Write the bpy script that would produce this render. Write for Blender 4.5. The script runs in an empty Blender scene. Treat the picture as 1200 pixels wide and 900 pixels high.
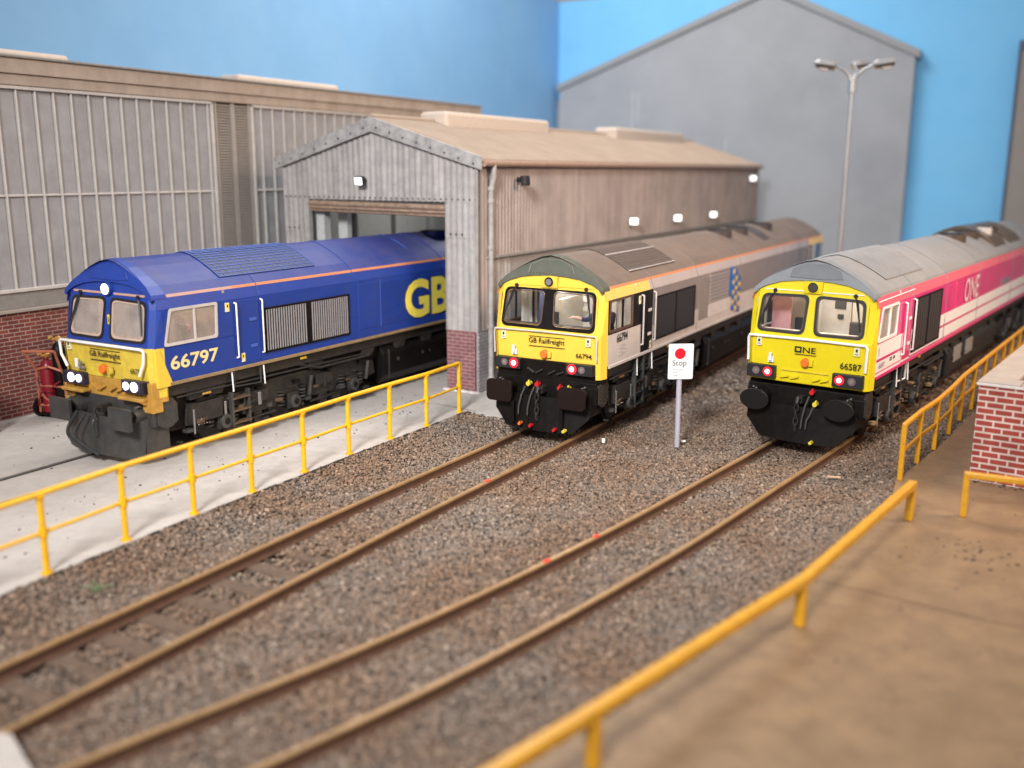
import bpy, math, random
import numpy as np
from mathutils import Vector, Matrix
from mathutils.geometry import tessellate_polygon
random.seed(7); rng = np.random.default_rng(5)
scene = bpy.context.scene
COL = scene.collection
PI = math.pi
sin, cos = math.sin, math.cos

# ------------------------------------------------------------------ materials
MATS = {}
def srgb(r, g, b):
    f = lambda c: c/12.92 if c <= .04045 else ((c+.055)/1.055)**2.4
    return (f(r/255), f(g/255), f(b/255), 1)
def mat(name, col, rough=.5, var=.12, scale=6.0, bump=0.0, bscale=40., metal=0., dirt=None, dirt_amt=.35, dscale=2.0, spec=.5, coat=0., streak=0.):
    """Principled paint/plastic with slow colour variation, optional dirt tint and fine bump."""
    if name in MATS: return MATS[name]
    m = bpy.data.materials.new(name); m.use_nodes = True
    nt = m.node_tree; N = nt.nodes; L = nt.links
    b = N['Principled BSDF']
    b.inputs['Roughness'].default_value = rough; b.inputs['Metallic'].default_value = metal
    b.inputs['Specular IOR Level'].default_value = spec
    b.inputs['Coat Weight'].default_value = coat
    tc = N.new('ShaderNodeTexCoord')
    n1 = N.new('ShaderNodeTexNoise'); n1.inputs['Scale'].default_value = scale; n1.inputs['Detail'].default_value = 6
    n1.inputs['Roughness'].default_value = .65
    L.new(tc.outputs['Object'], n1.inputs['Vector'])
    mr = N.new('ShaderNodeMapRange'); mr.inputs['From Min'].default_value = .3; mr.inputs['From Max'].default_value = .7
    mr.inputs['To Min'].default_value = 1-var; mr.inputs['To Max'].default_value = 1+var
    L.new(n1.outputs['Fac'], mr.inputs['Value'])
    vm = N.new('ShaderNodeVectorMath'); vm.operation = 'SCALE'; vm.inputs[0].default_value = col[:3]
    L.new(mr.outputs['Result'], vm.inputs['Scale'])
    out = vm.outputs['Vector']
    if dirt:
        n2 = N.new('ShaderNodeTexNoise'); n2.inputs['Scale'].default_value = dscale; n2.inputs['Detail'].default_value = 8
        n2.inputs['Roughness'].default_value = .7
        L.new(tc.outputs['Object'], n2.inputs['Vector'])
        m2 = N.new('ShaderNodeMapRange'); m2.inputs['From Min'].default_value = .42; m2.inputs['From Max'].default_value = .68
        m2.inputs['To Max'].default_value = dirt_amt
        L.new(n2.outputs['Fac'], m2.inputs['Value'])
        mx = N.new('ShaderNodeMix'); mx.data_type = 'RGBA'
        L.new(m2.outputs['Result'], mx.inputs['Factor']); L.new(out, mx.inputs['A']); mx.inputs['B'].default_value = dirt
        out = mx.outputs['Result']
    if streak:
        mp = N.new('ShaderNodeMapping'); mp.inputs['Scale'].default_value = (5, 5, .28); L.new(tc.outputs['Object'], mp.inputs['Vector'])
        n3 = N.new('ShaderNodeTexNoise'); n3.inputs['Scale'].default_value = 1; n3.inputs['Detail'].default_value = 6; L.new(mp.outputs[0], n3.inputs['Vector'])
        m3 = N.new('ShaderNodeMapRange'); m3.inputs['From Min'].default_value = .32; m3.inputs['From Max'].default_value = .66; m3.inputs['To Min'].default_value = 1-streak; m3.inputs['To Max'].default_value = 1+streak*.4
        L.new(n3.outputs['Fac'], m3.inputs['Value'])
        v3 = N.new('ShaderNodeVectorMath'); v3.operation = 'SCALE'; L.new(out, v3.inputs[0]); L.new(m3.outputs['Result'], v3.inputs['Scale']); out = v3.outputs['Vector']
    L.new(out, b.inputs['Base Color'])
    if bump:
        nb = N.new('ShaderNodeTexNoise'); nb.inputs['Scale'].default_value = bscale; nb.inputs['Detail'].default_value = 4
        L.new(tc.outputs['Object'], nb.inputs['Vector'])
        bp = N.new('ShaderNodeBump'); bp.inputs['Strength'].default_value = bump; bp.inputs['Distance'].default_value = .02
        L.new(nb.outputs['Fac'], bp.inputs['Height']); L.new(bp.outputs['Normal'], b.inputs['Normal'])
    MATS[name] = m; return m
def emis(name, col, strength):
    m = bpy.data.materials.new(name); m.use_nodes = True
    b = m.node_tree.nodes['Principled BSDF']
    b.inputs['Base Color'].default_value = col; b.inputs['Emission Color'].default_value = col
    b.inputs['Emission Strength'].default_value = strength; MATS[name] = m; return m
def glassmat(name, tint=(1, 1, 1, 1), gloss=.12, haze=0., hazecol=(.6, .6, .6, 1)):
    m = bpy.data.materials.new(name); m.use_nodes = True
    nt = m.node_tree; N = nt.nodes; L = nt.links
    N.remove(N['Principled BSDF'])
    t = N.new('ShaderNodeBsdfTransparent'); t.inputs['Color'].default_value = tint
    g = N.new('ShaderNodeBsdfGlossy'); g.inputs['Roughness'].default_value = .04
    last = t.outputs[0]
    if haze:
        df = N.new('ShaderNodeBsdfDiffuse'); df.inputs['Color'].default_value = hazecol
        tc = N.new('ShaderNodeTexCoord'); nn = N.new('ShaderNodeTexNoise'); nn.inputs['Scale'].default_value = 2.5
        L.new(tc.outputs['Object'], nn.inputs['Vector'])
        mr = N.new('ShaderNodeMapRange'); mr.inputs['To Min'].default_value = haze*.3; mr.inputs['To Max'].default_value = min(1, haze*1.7)
        L.new(nn.outputs['Fac'], mr.inputs['Value'])
        mh = N.new('ShaderNodeMixShader'); L.new(mr.outputs['Result'], mh.inputs['Fac'])
        L.new(t.outputs[0], mh.inputs[1]); L.new(df.outputs[0], mh.inputs[2]); last = mh.outputs[0]
    mx = N.new('ShaderNodeMixShader'); fr = N.new('ShaderNodeLayerWeight'); pw_ = N.new('ShaderNodeMath'); pw_.operation = 'POWER'; pw_.inputs[1].default_value = 4
    L.new(fr.outputs['Facing'], pw_.inputs[0])
    ad = N.new('ShaderNodeMath'); ad.operation = 'MULTIPLY_ADD'; ad.inputs[1].default_value = .4; ad.inputs[2].default_value = gloss*.3
    L.new(pw_.outputs[0], ad.inputs[0]); L.new(ad.outputs[0], mx.inputs['Fac'])
    L.new(last, mx.inputs[1]); L.new(g.outputs[0], mx.inputs[2])
    L.new(mx.outputs[0], N['Material Output'].inputs['Surface']); MATS[name] = m; return m
def brickmat(name, c1, c2, mortar, bw=.26, bh=.09, ms=.012, rough=.85):
    m = bpy.data.materials.new(name); m.use_nodes = True
    nt = m.node_tree; N = nt.nodes; L = nt.links; b = N['Principled BSDF']; b.inputs['Roughness'].default_value = rough
    tc = N.new('ShaderNodeTexCoord'); sp = N.new('ShaderNodeSeparateXYZ'); L.new(tc.outputs['Object'], sp.inputs[0])
    ad = N.new('ShaderNodeMath'); ad.operation = 'ADD'; L.new(sp.outputs[0], ad.inputs[0]); L.new(sp.outputs[1], ad.inputs[1])
    cb = N.new('ShaderNodeCombineXYZ'); L.new(ad.outputs[0], cb.inputs[0]); L.new(sp.outputs[2], cb.inputs[1])
    br = N.new('ShaderNodeTexBrick'); br.inputs['Scale'].default_value = 1
    br.inputs['Brick Width'].default_value = bw; br.inputs['Row Height'].default_value = bh; br.inputs['Mortar Size'].default_value = ms
    br.inputs['Mortar Smooth'].default_value = .2
    br.inputs['Color1'].default_value = c1; br.inputs['Color2'].default_value = c2; br.inputs['Mortar'].default_value = mortar
    L.new(cb.outputs[0], br.inputs['Vector'])
    nz = N.new('ShaderNodeTexNoise'); nz.inputs['Scale'].default_value = 2.2; nz.inputs['Detail'].default_value = 8; L.new(tc.outputs['Object'], nz.inputs['Vector'])
    mr = N.new('ShaderNodeMapRange'); mr.inputs['From Min'].default_value = .3; mr.inputs['From Max'].default_value = .7; mr.inputs['To Min'].default_value = .72; mr.inputs['To Max'].default_value = 1.2
    L.new(nz.outputs['Fac'], mr.inputs['Value'])
    vm = N.new('ShaderNodeVectorMath'); vm.operation = 'SCALE'; L.new(br.outputs['Color'], vm.inputs[0]); L.new(mr.outputs['Result'], vm.inputs['Scale'])
    L.new(vm.outputs[0], b.inputs['Base Color'])
    iv = N.new('ShaderNodeMath'); iv.operation = 'SUBTRACT'; iv.inputs[0].default_value = 1; L.new(br.outputs['Fac'], iv.inputs[1])
    bp = N.new('ShaderNodeBump'); bp.inputs['Strength'].default_value = .6; bp.inputs['Distance'].default_value = .02
    L.new(iv.outputs[0], bp.inputs['Height']); L.new(bp.outputs['Normal'], b.inputs['Normal'])
    MATS[name] = m; return m

BLUE = mat('loco blue paint', (.012, .043, .27, 1), .42, .10, 3, bump=.05, dirt=(.04, .05, .17, 1), dirt_amt=.3, spec=.4)
BLUEROOF = mat('loco blue roof warm lit', (.022, .042, .22, 1), .5, .12, 2, bump=.06, dirt=(.07, .062, .14, 1), dirt_amt=.5, spec=.35)  # brownish reflection of the warm ceiling is mixed into this blue
BLUEDK = mat('dark blue mesh', (.004, .010, .06, 1), .5)
BLUELT = mat('blue panel edge', (.05, .10, .40, 1), .4)
YEL = mat('warning yellow paint', (.80, .53, .06, 1), .35, .06, 5, bump=.04)
YELT3 = mat('lemon yellow paint', (.70, .57, .012, 1), .33, .05, 5, bump=.04)
YELD = mat('grubby yellow paint', (.66, .49, .05, 1), .45, .16, 7, dirt=(.36, .24, .05, 1), dirt_amt=.5, dscale=3)
OCHRE = mat('ochre weathered shaded paint', (.50, .27, .045, 1), .5, .2, 7, dirt=(.28, .14, .04, 1), dirt_amt=.6, dscale=4)  # weathered rusty yellow, darkened to carry the shade low on the nose
CANTY = mat('cantrail yellow', (.85, .55, .14, 1), .35, .08, 4)
WHITE = mat('white paint', (.80, .79, .77, 1), .4, .05)
BLK = mat('satin black', (.005, .0042, .004, 1), .45, .3, 8, dirt=(.018, .012, .009, 1), dirt_amt=.4, spec=.18)
UF = mat('underframe dark grey', (.019, .018, .0175, 1), .5, .3, 7, bump=.15, dirt=(.055, .043, .033, 1), dirt_amt=.5, dscale=3, spec=.35)
UFLT = mat('buffer beam grey', (.034, .034, .034, 1), .45, .25, 7, bump=.15, dirt=(.085, .075, .062, 1), dirt_amt=.55)
UFBR = mat('rusty brown underframe', (.10, .06, .035, 1), .6, .3, 8)
TAUPE = mat('taupe grey paint', (.235, .205, .195, 1), .4, .08, 2)
LTGREY = mat('light stone grey paint', (.56, .52, .50, 1), .4, .07, 3, dirt=(.38, .34, .31, 1), dirt_amt=.4)
CANTG = mat('cantrail pinkish grey', (.42, .37, .36, 1), .4, .07, 2)
ROOF2 = mat('weathered brown roof', (.17, .125, .097, 1), .55, .12, 1.5, bump=.06, dirt=(.11, .085, .07, 1), dirt_amt=.5)
HOOD2 = mat('olive grey hood', (.085, .09, .068, 1), .5, .15, 6)
ORANGE = mat('orange stripe', (.60, .23, .10, 1), .45, .05)
PINKST = mat('pale copper stripe', (.50, .30, .25, 1), .45, .05)
MAG = mat('magenta paint', (.66, .025, .18, 1), .28, .08, 2, coat=.3)
MAGLT = mat('pink cantrail paint', (.78, .13, .19, 1), .25, .08, 2, coat=.3)
ROOF3 = mat('grey roof paint', (.255, .255, .26, 1), .5, .08, 1.5, dirt=(.19, .18, .175, 1), dirt_amt=.5)
HOOD3 = mat('blue grey hood', (.20, .215, .23, 1), .45, .08, 4)
MESH3 = mat('dark hood mesh', (.14, .155, .17, 1), .5)
GOLD = mat('dirty gold sill', (.26, .18, .09, 1), .55, .2)
CREAM = mat('cream cab lining', (.72, .68, .60, 1), .6, .05)
CABBR = mat('brown cab lining', (.40, .30, .22, 1), .6, .1)
DARKSEAT = mat('dark seat plastic', (.03, .025, .025, 1), .5)
RUB = mat('black rubber', (.012, .012, .014, 1), .5)
BROWNRUB = mat('brown window seal', (.10, .055, .04, 1), .5)
GOLDHI = mat('gold highlight pipework', (.28, .18, .09, 1), .45, .2, 8)  # golden-brown highlights on the underframe, put into the colour of the parts
COPPER = mat('bare window frame', (.50, .36, .29, 1), .4, .1)
REDP = mat('red plastic', (.55, .015, .02, 1), .35)
YELP = mat('yellow plastic', (.75, .60, .06, 1), .35)
ORP = mat('orange socket', (.75, .16, .02, 1), .4)
LABEL = mat('warning label cream', (.72, .68, .45, 1), .5, .03)
LABELY = mat('warning label yellow', (.80, .60, .05, 1), .5, .03)
INK = mat('black ink', (.015, .013, .012, 1), .5, .05)
LYEL = mat('pale yellow lettering', (.80, .66, .30, 1), .45, .1, 10)
BIGY = mat('bright yellow lettering', (.80, .68, .10, 1), .4, .08, 8)
GREYINK = mat('grey ink', (.22, .20, .26, 1), .5)
STEEL = mat('dull steel', (.35, .34, .33, 1), .4, .1, metal=.7)
LOGOB = mat('logo blue', (.015, .13, .44, 1), .4); LOGOY = mat('logo yellow', (.70, .50, .16, 1), .4)
SLATD = mat('grille slat grey', (.27, .26, .27, 1), .45)
MESHBK = mat('black mesh panel', (.025, .027, .030, 1), .5, .45, 30)
LOUVT = mat('louvre line pale', (.50, .46, .44, 1), .4)
FENY = mat('fence yellow paint', (.84, .47, .012, 1), .38, .07, 9, dirt=(.60, .26, .01, 1), dirt_amt=.35, dscale=6)
FENO = mat('fence ochre yellow paint', (.66, .33, .015, 1), .36, .12, 6, bump=.12, bscale=20, dirt=(.42, .19, .015, 1), dirt_amt=.5, dscale=5)
RAILT = mat('rusty rail top', (.42, .26, .125, 1), .34, .12, 5, metal=.25, dirt=(.26, .15, .075, 1), dirt_amt=.5)
RAILS = mat('rusty rail side', (.085, .04, .022, 1), .65, .2)
SLEEP = mat('brown sleeper', (.135, .088, .058, 1), .75, .35, 6, bump=.3, dirt=(.07, .05, .04, 1), dirt_amt=.6, dscale=5)
CONC = mat('pale apron concrete', (.50, .465, .43, 1), .85, .08, 1.2, bump=.25, bscale=30, dirt=(.40, .355, .32, 1), dirt_amt=.6, dscale=4)
PLAT = mat('tan platform concrete', (.265, .172, .092, 1), .5, .14, 1.6, bump=.4, bscale=14, dirt=(.165, .10, .055, 1), dirt_amt=.65, dscale=2.8)
DIRT = mat('ballast bed', (.13, .10, .08, 1), .9, .4, 12, bump=.5, bscale=50)
EDGEB = mat('dark slab edge', (.04, .035, .03, 1), .8)
CORR = mat('grey corrugated sheet', (.40, .375, .36, 1), .6, .10, 2.2, bump=.15, bscale=60, dirt=(.22, .205, .20, 1), dirt_amt=.55, dscale=3.5, streak=.22)
CORRW = mat('warm lit corrugated sheet', (.36, .297, .27, 1), .65, .10, 1.2, bump=.12, dirt=(.17, .14, .13, 1), dirt_amt=.5, dscale=.55, streak=.17)  # same sheet as the gable, with the warm side light in its colour
BARGE = mat('grey barge board', (.38, .365, .355, 1), .55, .15, 3, bump=.15, dirt=(.12, .11, .11, 1), dirt_amt=.6, dscale=5)
BOLT = mat('dark bolt', (.10, .09, .09, 1), .5)
SROOF = mat('tan shed roof', (.375, .295, .23, 1), .75, .08, 1, bump=.2, bscale=25, dirt=(.30, .215, .16, 1), dirt_amt=.5, dscale=1.5)
FASC = mat('beige fascia', (.40, .325, .265, 1), .7, .1, 1.2, bump=.15, dirt=(.24, .18, .14, 1), dirt_amt=.5, dscale=2)
VENT = mat('cream roof light', (.60, .51, .43, 1), .6, .05)
WALLG = mat('grey cladding glass', (.33, .325, .34, 1), .42, .10, 1.3, bump=.08, dirt=(.24, .225, .22, 1), dirt_amt=.55, dscale=2.2)
BARW = mat('off white glazing bar', (.54, .51, .48, 1), .5, .08, dirt=(.38, .35, .32, 1), dirt_amt=.4)
LOUV = mat('beige louvre', (.34, .30, .265, 1), .6, .1)
LEDGE = mat('grey ledge', (.24, .225, .21, 1), .7, .15)
PIPEG = mat('grey downpipe', (.37, .36, .35, 1), .5, .12, dirt=(.25, .18, .14, 1), dirt_amt=.6, dscale=5)
DOORBR = mat('brown roller shutter', (.33, .23, .165, 1), .55, .2, 8, dirt=(.10, .06, .04, 1), dirt_amt=.7, dscale=7)
INT = mat('shed interior grey', (.46, .47, .45, 1), .7, .08)
INTD = mat('shed dark lining', (.05, .05, .05, 1), .7)
BLDG = mat('painted grey backscene building', (.36, .375, .40, 1), .75, .07, .35, dirt=(.41, .425, .45, 1), dirt_amt=.7, dscale=.5)
BLDGE = mat('grey roof edge paint', (.33, .335, .345, 1), .75, .06, .5)
BRIGHTG = mat('pale brush streak', (.50, .52, .55, 1), .75, .1)
SKYL = mat('blue backscene left', (.20, .42, .69, 1), .8, .04, .6, dirt=(.25, .47, .72, 1), dirt_amt=.5, dscale=.35)
SKYR = mat('blue backscene right', (.21, .58, .94, 1), .8, .03, .6, dirt=(.25, .61, .95, 1), dirt_amt=.5, dscale=.4)
ROOMW = mat('cream room wall', (.75, .65, .55, 1), .9, .03)
BRICKD = brickmat('dark red brick', (.24, .055, .04, 1), (.17, .038, .032, 1), (.42, .30, .25, 1), .27, .092, .011)
BRICKM = brickmat('maroon brick', (.23, .085, .085, 1), (.18, .07, .075, 1), (.33, .22, .22, 1), .26, .092, .012)
BRICKG = brickmat('grey washed brick', (.34, .31, .31, 1), (.29, .26, .265, 1), (.20, .18, .18, 1), .26, .092, .012)
BRICKR = brickmat('red brick pale mortar', (.36, .055, .04, 1), (.28, .045, .035, 1), (.62, .50, .44, 1), .30, .115, .019)
COPE = mat('grey coping', (.36, .31, .27, 1), .75, .12, 2, bump=.2)
COPEW = mat('white coping edge', (.66, .62, .59, 1), .6, .1)
TROLR = mat('red gas bottle', (.22, .009, .02, 1), .3, .15)
TROLO = mat('terracotta trolley frame', (.45, .14, .075, 1), .5, .15)
BRASS = mat('brass valve', (.75, .45, .12, 1), .35, .1, metal=.6)
SIGNW = mat('white sign', (.80, .80, .80, 1), .4, .02)
SIGNR = mat('red disc', (.72, .005, .02, 1), .4, .02)
POSTL = mat('lilac grey post', (.42, .40, .46, 1), .5, .05)
LAMPG = mat('silver lamp post', (.44, .45, .46, 1), .3, .06, metal=.5)
LAMPD = mat('lamp head dark', (.09, .08, .07, 1), .5)
FLOODK = mat('floodlight body', (.02, .02, .022, 1), .45)
SLEEVE = mat('navy jacket', (.025, .03, .07, 1), .8, .15)
SKIN = mat('skin', (.60, .40, .30, 1), .6, .05)
HAIR = mat('brown hair', (.05, .03, .02, 1), .8)
GREENP = mat('green scrap', (.13, .17, .08, 1), .6)
WOODC = mat('pale wood chip', (.62, .42, .28, 1), .7)
RUST = mat('rusty scatter', (.25, .08, .03, 1), .85)
CURT = mat('pink cab curtain', (.55, .30, .33, 1), .6)
HEADW = emis('lit white headlight', (1, 1, 1, 1), 3.0)
TAILC = emis('lit red tail lamp core', (1, .75, .72, 1), 2.2)
TAILR = emis('red tail lamp halo', (1, .01, .02, 1), 1.6)  # halo around the lit tail lamp, drawn as a glowing ring
FLOODW = emis('lit floodlight face', (1, 1, .98, 1), 1.6)
LENS = mat('unlit lens', (.16, .12, .12, 1), .15, .1)
GLASS = glassmat('clear window', (.93, .93, .93, 1), .15)
GLASSF = glassmat('frosty window', (.85, .8, .76, 1), .15, .42, (.52, .46, .42, 1))

# ------------------------------------------------------------------ mesh helpers
class MB:
    def __init__(s): s.v = []; s.f = []; s.mi = []; s.mats = []
    def m(s, mt):
        if mt not in s.mats: s.mats.append(mt)
        return s.mats.index(mt)
    def face(s, pts, mt):
        b = len(s.v); s.v += [tuple(p) for p in pts]; s.f.append(tuple(range(b, b+len(pts)))); s.mi.append(s.m(mt))
    def box(s, x0, x1, y0, y1, z0, z1, mt):
        if x0 > x1: x0, x1 = x1, x0
        if y0 > y1: y0, y1 = y1, y0
        if z0 > z1: z0, z1 = z1, z0
        b = len(s.v)
        s.v += [(x0, y0, z0), (x1, y0, z0), (x1, y1, z0), (x0, y1, z0), (x0, y0, z1), (x1, y0, z1), (x1, y1, z1), (x0, y1, z1)]
        for f in ((0, 3, 2, 1), (4, 5, 6, 7), (0, 1, 5, 4), (1, 2, 6, 5), (2, 3, 7, 6), (3, 0, 4, 7)):
            s.f.append(tuple(b+i for i in f)); s.mi.append(s.m(mt))
        return s
    def loft(s, rings, mt, cap=True, close=True):
        b = len(s.v); n = len(rings[0]); k = s.m(mt)
        for r in rings: s.v += [tuple(p) for p in r]
        for i in range(len(rings)-1):
            for j in range(n if close else n-1):
                a = b+i*n+j; c = b+i*n+(j+1) % n
                s.f.append((a, c, c+n, a+n)); s.mi.append(k)
        if cap:
            s.f.append(tuple(b+i for i in reversed(range(n)))); s.mi.append(k)
            s.f.append(tuple(b+(len(rings)-1)*n+i for i in range(n))); s.mi.append(k)
        return s
    def tube(s, pts, r, mt, n=8, cap=True):
        pts = [Vector(p) for p in pts]; rings = []
        up = None
        for i, p in enumerate(pts):
            if i == 0: t = pts[1]-p
            elif i == len(pts)-1: t = p-pts[i-1]
            else: t = (pts[i+1]-p).normalized()+(p-pts[i-1]).normalized()
            t.normalize()
            if up is None:
                up = Vector((0, 0, 1)) if abs(t.z) < .9 else Vector((1, 0, 0))
            u = t.cross(up).normalized(); w = u.cross(t).normalized(); up = w
            rr = r[i] if isinstance(r, (list, tuple)) else r
            rings.append([p+u*(rr*cos(2*PI*k/n))+w*(rr*sin(2*PI*k/n)) for k in range(n)])
        return s.loft(rings, mt, cap)
    def cyl(s, p0, p1, r0, mt, r1=None, n=20):
        return s.tube([p0, p1], [r0, r0 if r1 is None else r1], mt, n)
    def prism(s, poly, fa, fb, mt, holes=(), mtb=None):
        """poly/holes: 2-D points; fa, fb map a 2-D point to the front and back 3-D point."""
        loops = [list(poly)]+[list(h) for h in holes]
        flat = [p for l in loops for p in l]
        tris = tessellate_polygon([[Vector((p[0], p[1], 0)) for p in l] for l in loops])
        b = len(s.v); n = len(flat); k = s.m(mt)
        s.v += [tuple(fa(*p)) for p in flat]+[tuple(fb(*p)) for p in flat]
        for t in tris:
            s.f.append((b+t[0], b+t[1], b+t[2])); s.mi.append(k)
            s.f.append((b+n+t[2], b+n+t[1], b+n+t[0])); s.mi.append(k)
        o = b
        for l in loops:
            for i in range(len(l)):
                j = (i+1) % len(l)
                s.f.append((o+i, o+j, o+j+n, o+i+n)); s.mi.append(k)
            o += len(l)
        return s
    def obox(s, c, X, Y, Z, mt):
        """oriented box: centre + half-axis vectors"""
        c = Vector(c); X = Vector(X); Y = Vector(Y); Z = Vector(Z); b = len(s.v)
        s.v += [tuple(c+a*X+d*Y+e*Z) for a, d, e in ((-1, -1, -1), (1, -1, -1), (1, 1, -1), (-1, 1, -1), (-1, -1, 1), (1, -1, 1), (1, 1, 1), (-1, 1, 1))]
        for f in ((0, 3, 2, 1), (4, 5, 6, 7), (0, 1, 5, 4), (1, 2, 6, 5), (2, 3, 7, 6), (3, 0, 4, 7)):
            s.f.append(tuple(b+i for i in f)); s.mi.append(s.m(mt))
        return s
    def build(s, name, parent=None, smooth=False, bevel=0, loc=None, rotz=0, seg=2):
        me = bpy.data.meshes.new(name)
        me.from_pydata(s.v, [], s.f); me.validate()
        for m_ in s.mats: me.materials.append(m_)
        if len(me.polygons) == len(s.mi): me.polygons.foreach_set('material_index', s.mi)
        import bmesh
        bm = bmesh.new(); bm.from_mesh(me); bmesh.ops.recalc_face_normals(bm, faces=bm.faces[:]); bm.to_mesh(me); bm.free()
        if smooth:
            me.shade_smooth()
            try: me.set_sharp_from_angle(angle=math.radians(38))
            except Exception: pass
        o = bpy.data.objects.new(name, me); COL.objects.link(o)
        if parent: o.parent = parent
        if loc: o.location = loc
        o.rotation_euler.z = rotz
        if bevel:
            bv = o.modifiers.new('bevel', 'BEVEL'); bv.width = bevel; bv.segments = seg; bv.limit_method = 'ANGLE'; bv.angle_limit = math.radians(35)
            bv.harden_normals = False
        return o
def rrect(x0, x1, z0, z1, r, n=5):
    p = []
    for cx, cz, a in ((x1-r, z1-r, 0), (x0+r, z1-r, 90), (x0+r, z0+r, 180), (x1-r, z0+r, 270)):
        for k in range(n+1):
            t = math.radians(a+90*k/n); p.append((cx+r*cos(t), cz+r*sin(t)))
    return p
def rquad(q, r=.08, n=5):
    """rounded general quad"""
    out = []; m_ = len(q)
    for i in range(m_):
        p = Vector(q[i]); a = (Vector(q[i-1])-p).normalized(); b = (Vector(q[(i+1) % m_])-p).normalized()
        P0 = p+a*r; P1 = p+b*r
        for k in range(n+1):
            t = k/n; out.append(tuple(P0*(1-t)**2+p*2*t*(1-t)+P1*t*t))
    return out
def empty(name, loc=(0, 0, 0), rotz=0):
    o = bpy.data.objects.new(name, None); COL.objects.link(o); o.location = loc; o.rotation_euler.z = rotz; o.empty_display_size = .2
    return o
def tag(o, label=None, cat=None, group=None, kind=None):
    if label: o['label'] = label
    if cat: o['category'] = cat
    if group: o['group'] = group
    if kind: o['kind'] = kind
    return o
def children(o): return [c for c in bpy.data.objects if c.parent == o]
def copy_tree(o, parent=None):
    c = o.copy(); COL.objects.link(c)
    if parent: c.parent = parent
    for ch in children(o): copy_tree(ch, c)
    return c
FRONT = Matrix.Rotation(PI/2, 4, 'X')
def SIDE(): return Matrix.Rotation(PI/2, 4, 'Z') @ Matrix.Rotation(PI/2, 4, 'X')
def lettering(text, size, mt, parent, pos, R=FRONT, wide=1.0, bold=0., ext=.004, name='lettering', align='CENTER', spacing=1.0, height=None, width=None):
    cu = bpy.data.curves.new('t', 'FONT'); cu.body = text; cu.size = 1; cu.offset = bold; cu.align_x = align; cu.extrude = 0
    cu.space_character = spacing; cu.resolution_u = 4
    to = bpy.data.objects.new('t', cu); COL.objects.link(to)
    bpy.context.view_layer.update()
    dg = bpy.context.evaluated_depsgraph_get(); me = bpy.data.meshes.new_from_object(to.evaluated_get(dg))
    bpy.data.objects.remove(to); bpy.data.curves.remove(cu)
    xs = [v.co.x for v in me.vertices]; ys = [v.co.y for v in me.vertices]
    w = max(xs)-min(xs); h = max(ys)-min(ys)
    cxx = (max(xs)+min(xs))/2; cyy = (max(ys)+min(ys))/2
    sx = (width/w) if width else size*wide; sy = (height/h) if height else size
    M = Matrix.Translation(Vector(pos)) @ R @ Matrix.Diagonal((sx, sy, 1, 1)) @ Matrix.Translation((-cxx, -cyy, ext))
    me.transform(M); me.name = name
    me.materials.clear(); me.materials.append(mt)
    o = bpy.data.objects.new(name, me); COL.objects.link(o); o.parent = parent
    return o

# ------------------------------------------------------------------ camera (solved from the photograph)
F_, PT, RO, H_ = 1132.868, .217778, .003268, 5.646
cp, sp_ = cos(PT), sin(PT)
fwd = Vector((0, cp, -sp_)); right = Vector((1, 0, 0)); up = right.cross(fwd)
cr, sr = cos(RO), sin(RO)
r2 = right*cr+up*sr; u2 = up*cr-right*sr
cd = bpy.data.cameras.new('camera'); co = bpy.data.objects.new('camera', cd); COL.objects.link(co); scene.camera = co
cd.sensor_width = 36; cd.lens = F_/1200*36; cd.clip_end = 500; cd.clip_start = .05
M = Matrix((r2, u2, -fwd)).transposed().to_4x4(); M.translation = (0, 0, H_); co.matrix_world = M
cd.dof.use_dof = True; cd.dof.focus_distance = 20.0; cd.dof.aperture_fstop = (cd.lens/1000)/.20

TH = .524757
CX, CY, Z0 = -.87, 24.14, .076          # shed corner
dv = Vector((sin(TH), cos(TH), 0)); nv = Vector((cos(TH), -sin(TH), 0))
def SW(lat, along, z=0): return Vector((CX, CY, 0))+nv*lat+dv*along+Vector((0, 0, z))
SLOC = (CX, CY, 0); SROT = -TH            # objects in the shed frame: x = lateral, y = along

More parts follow.
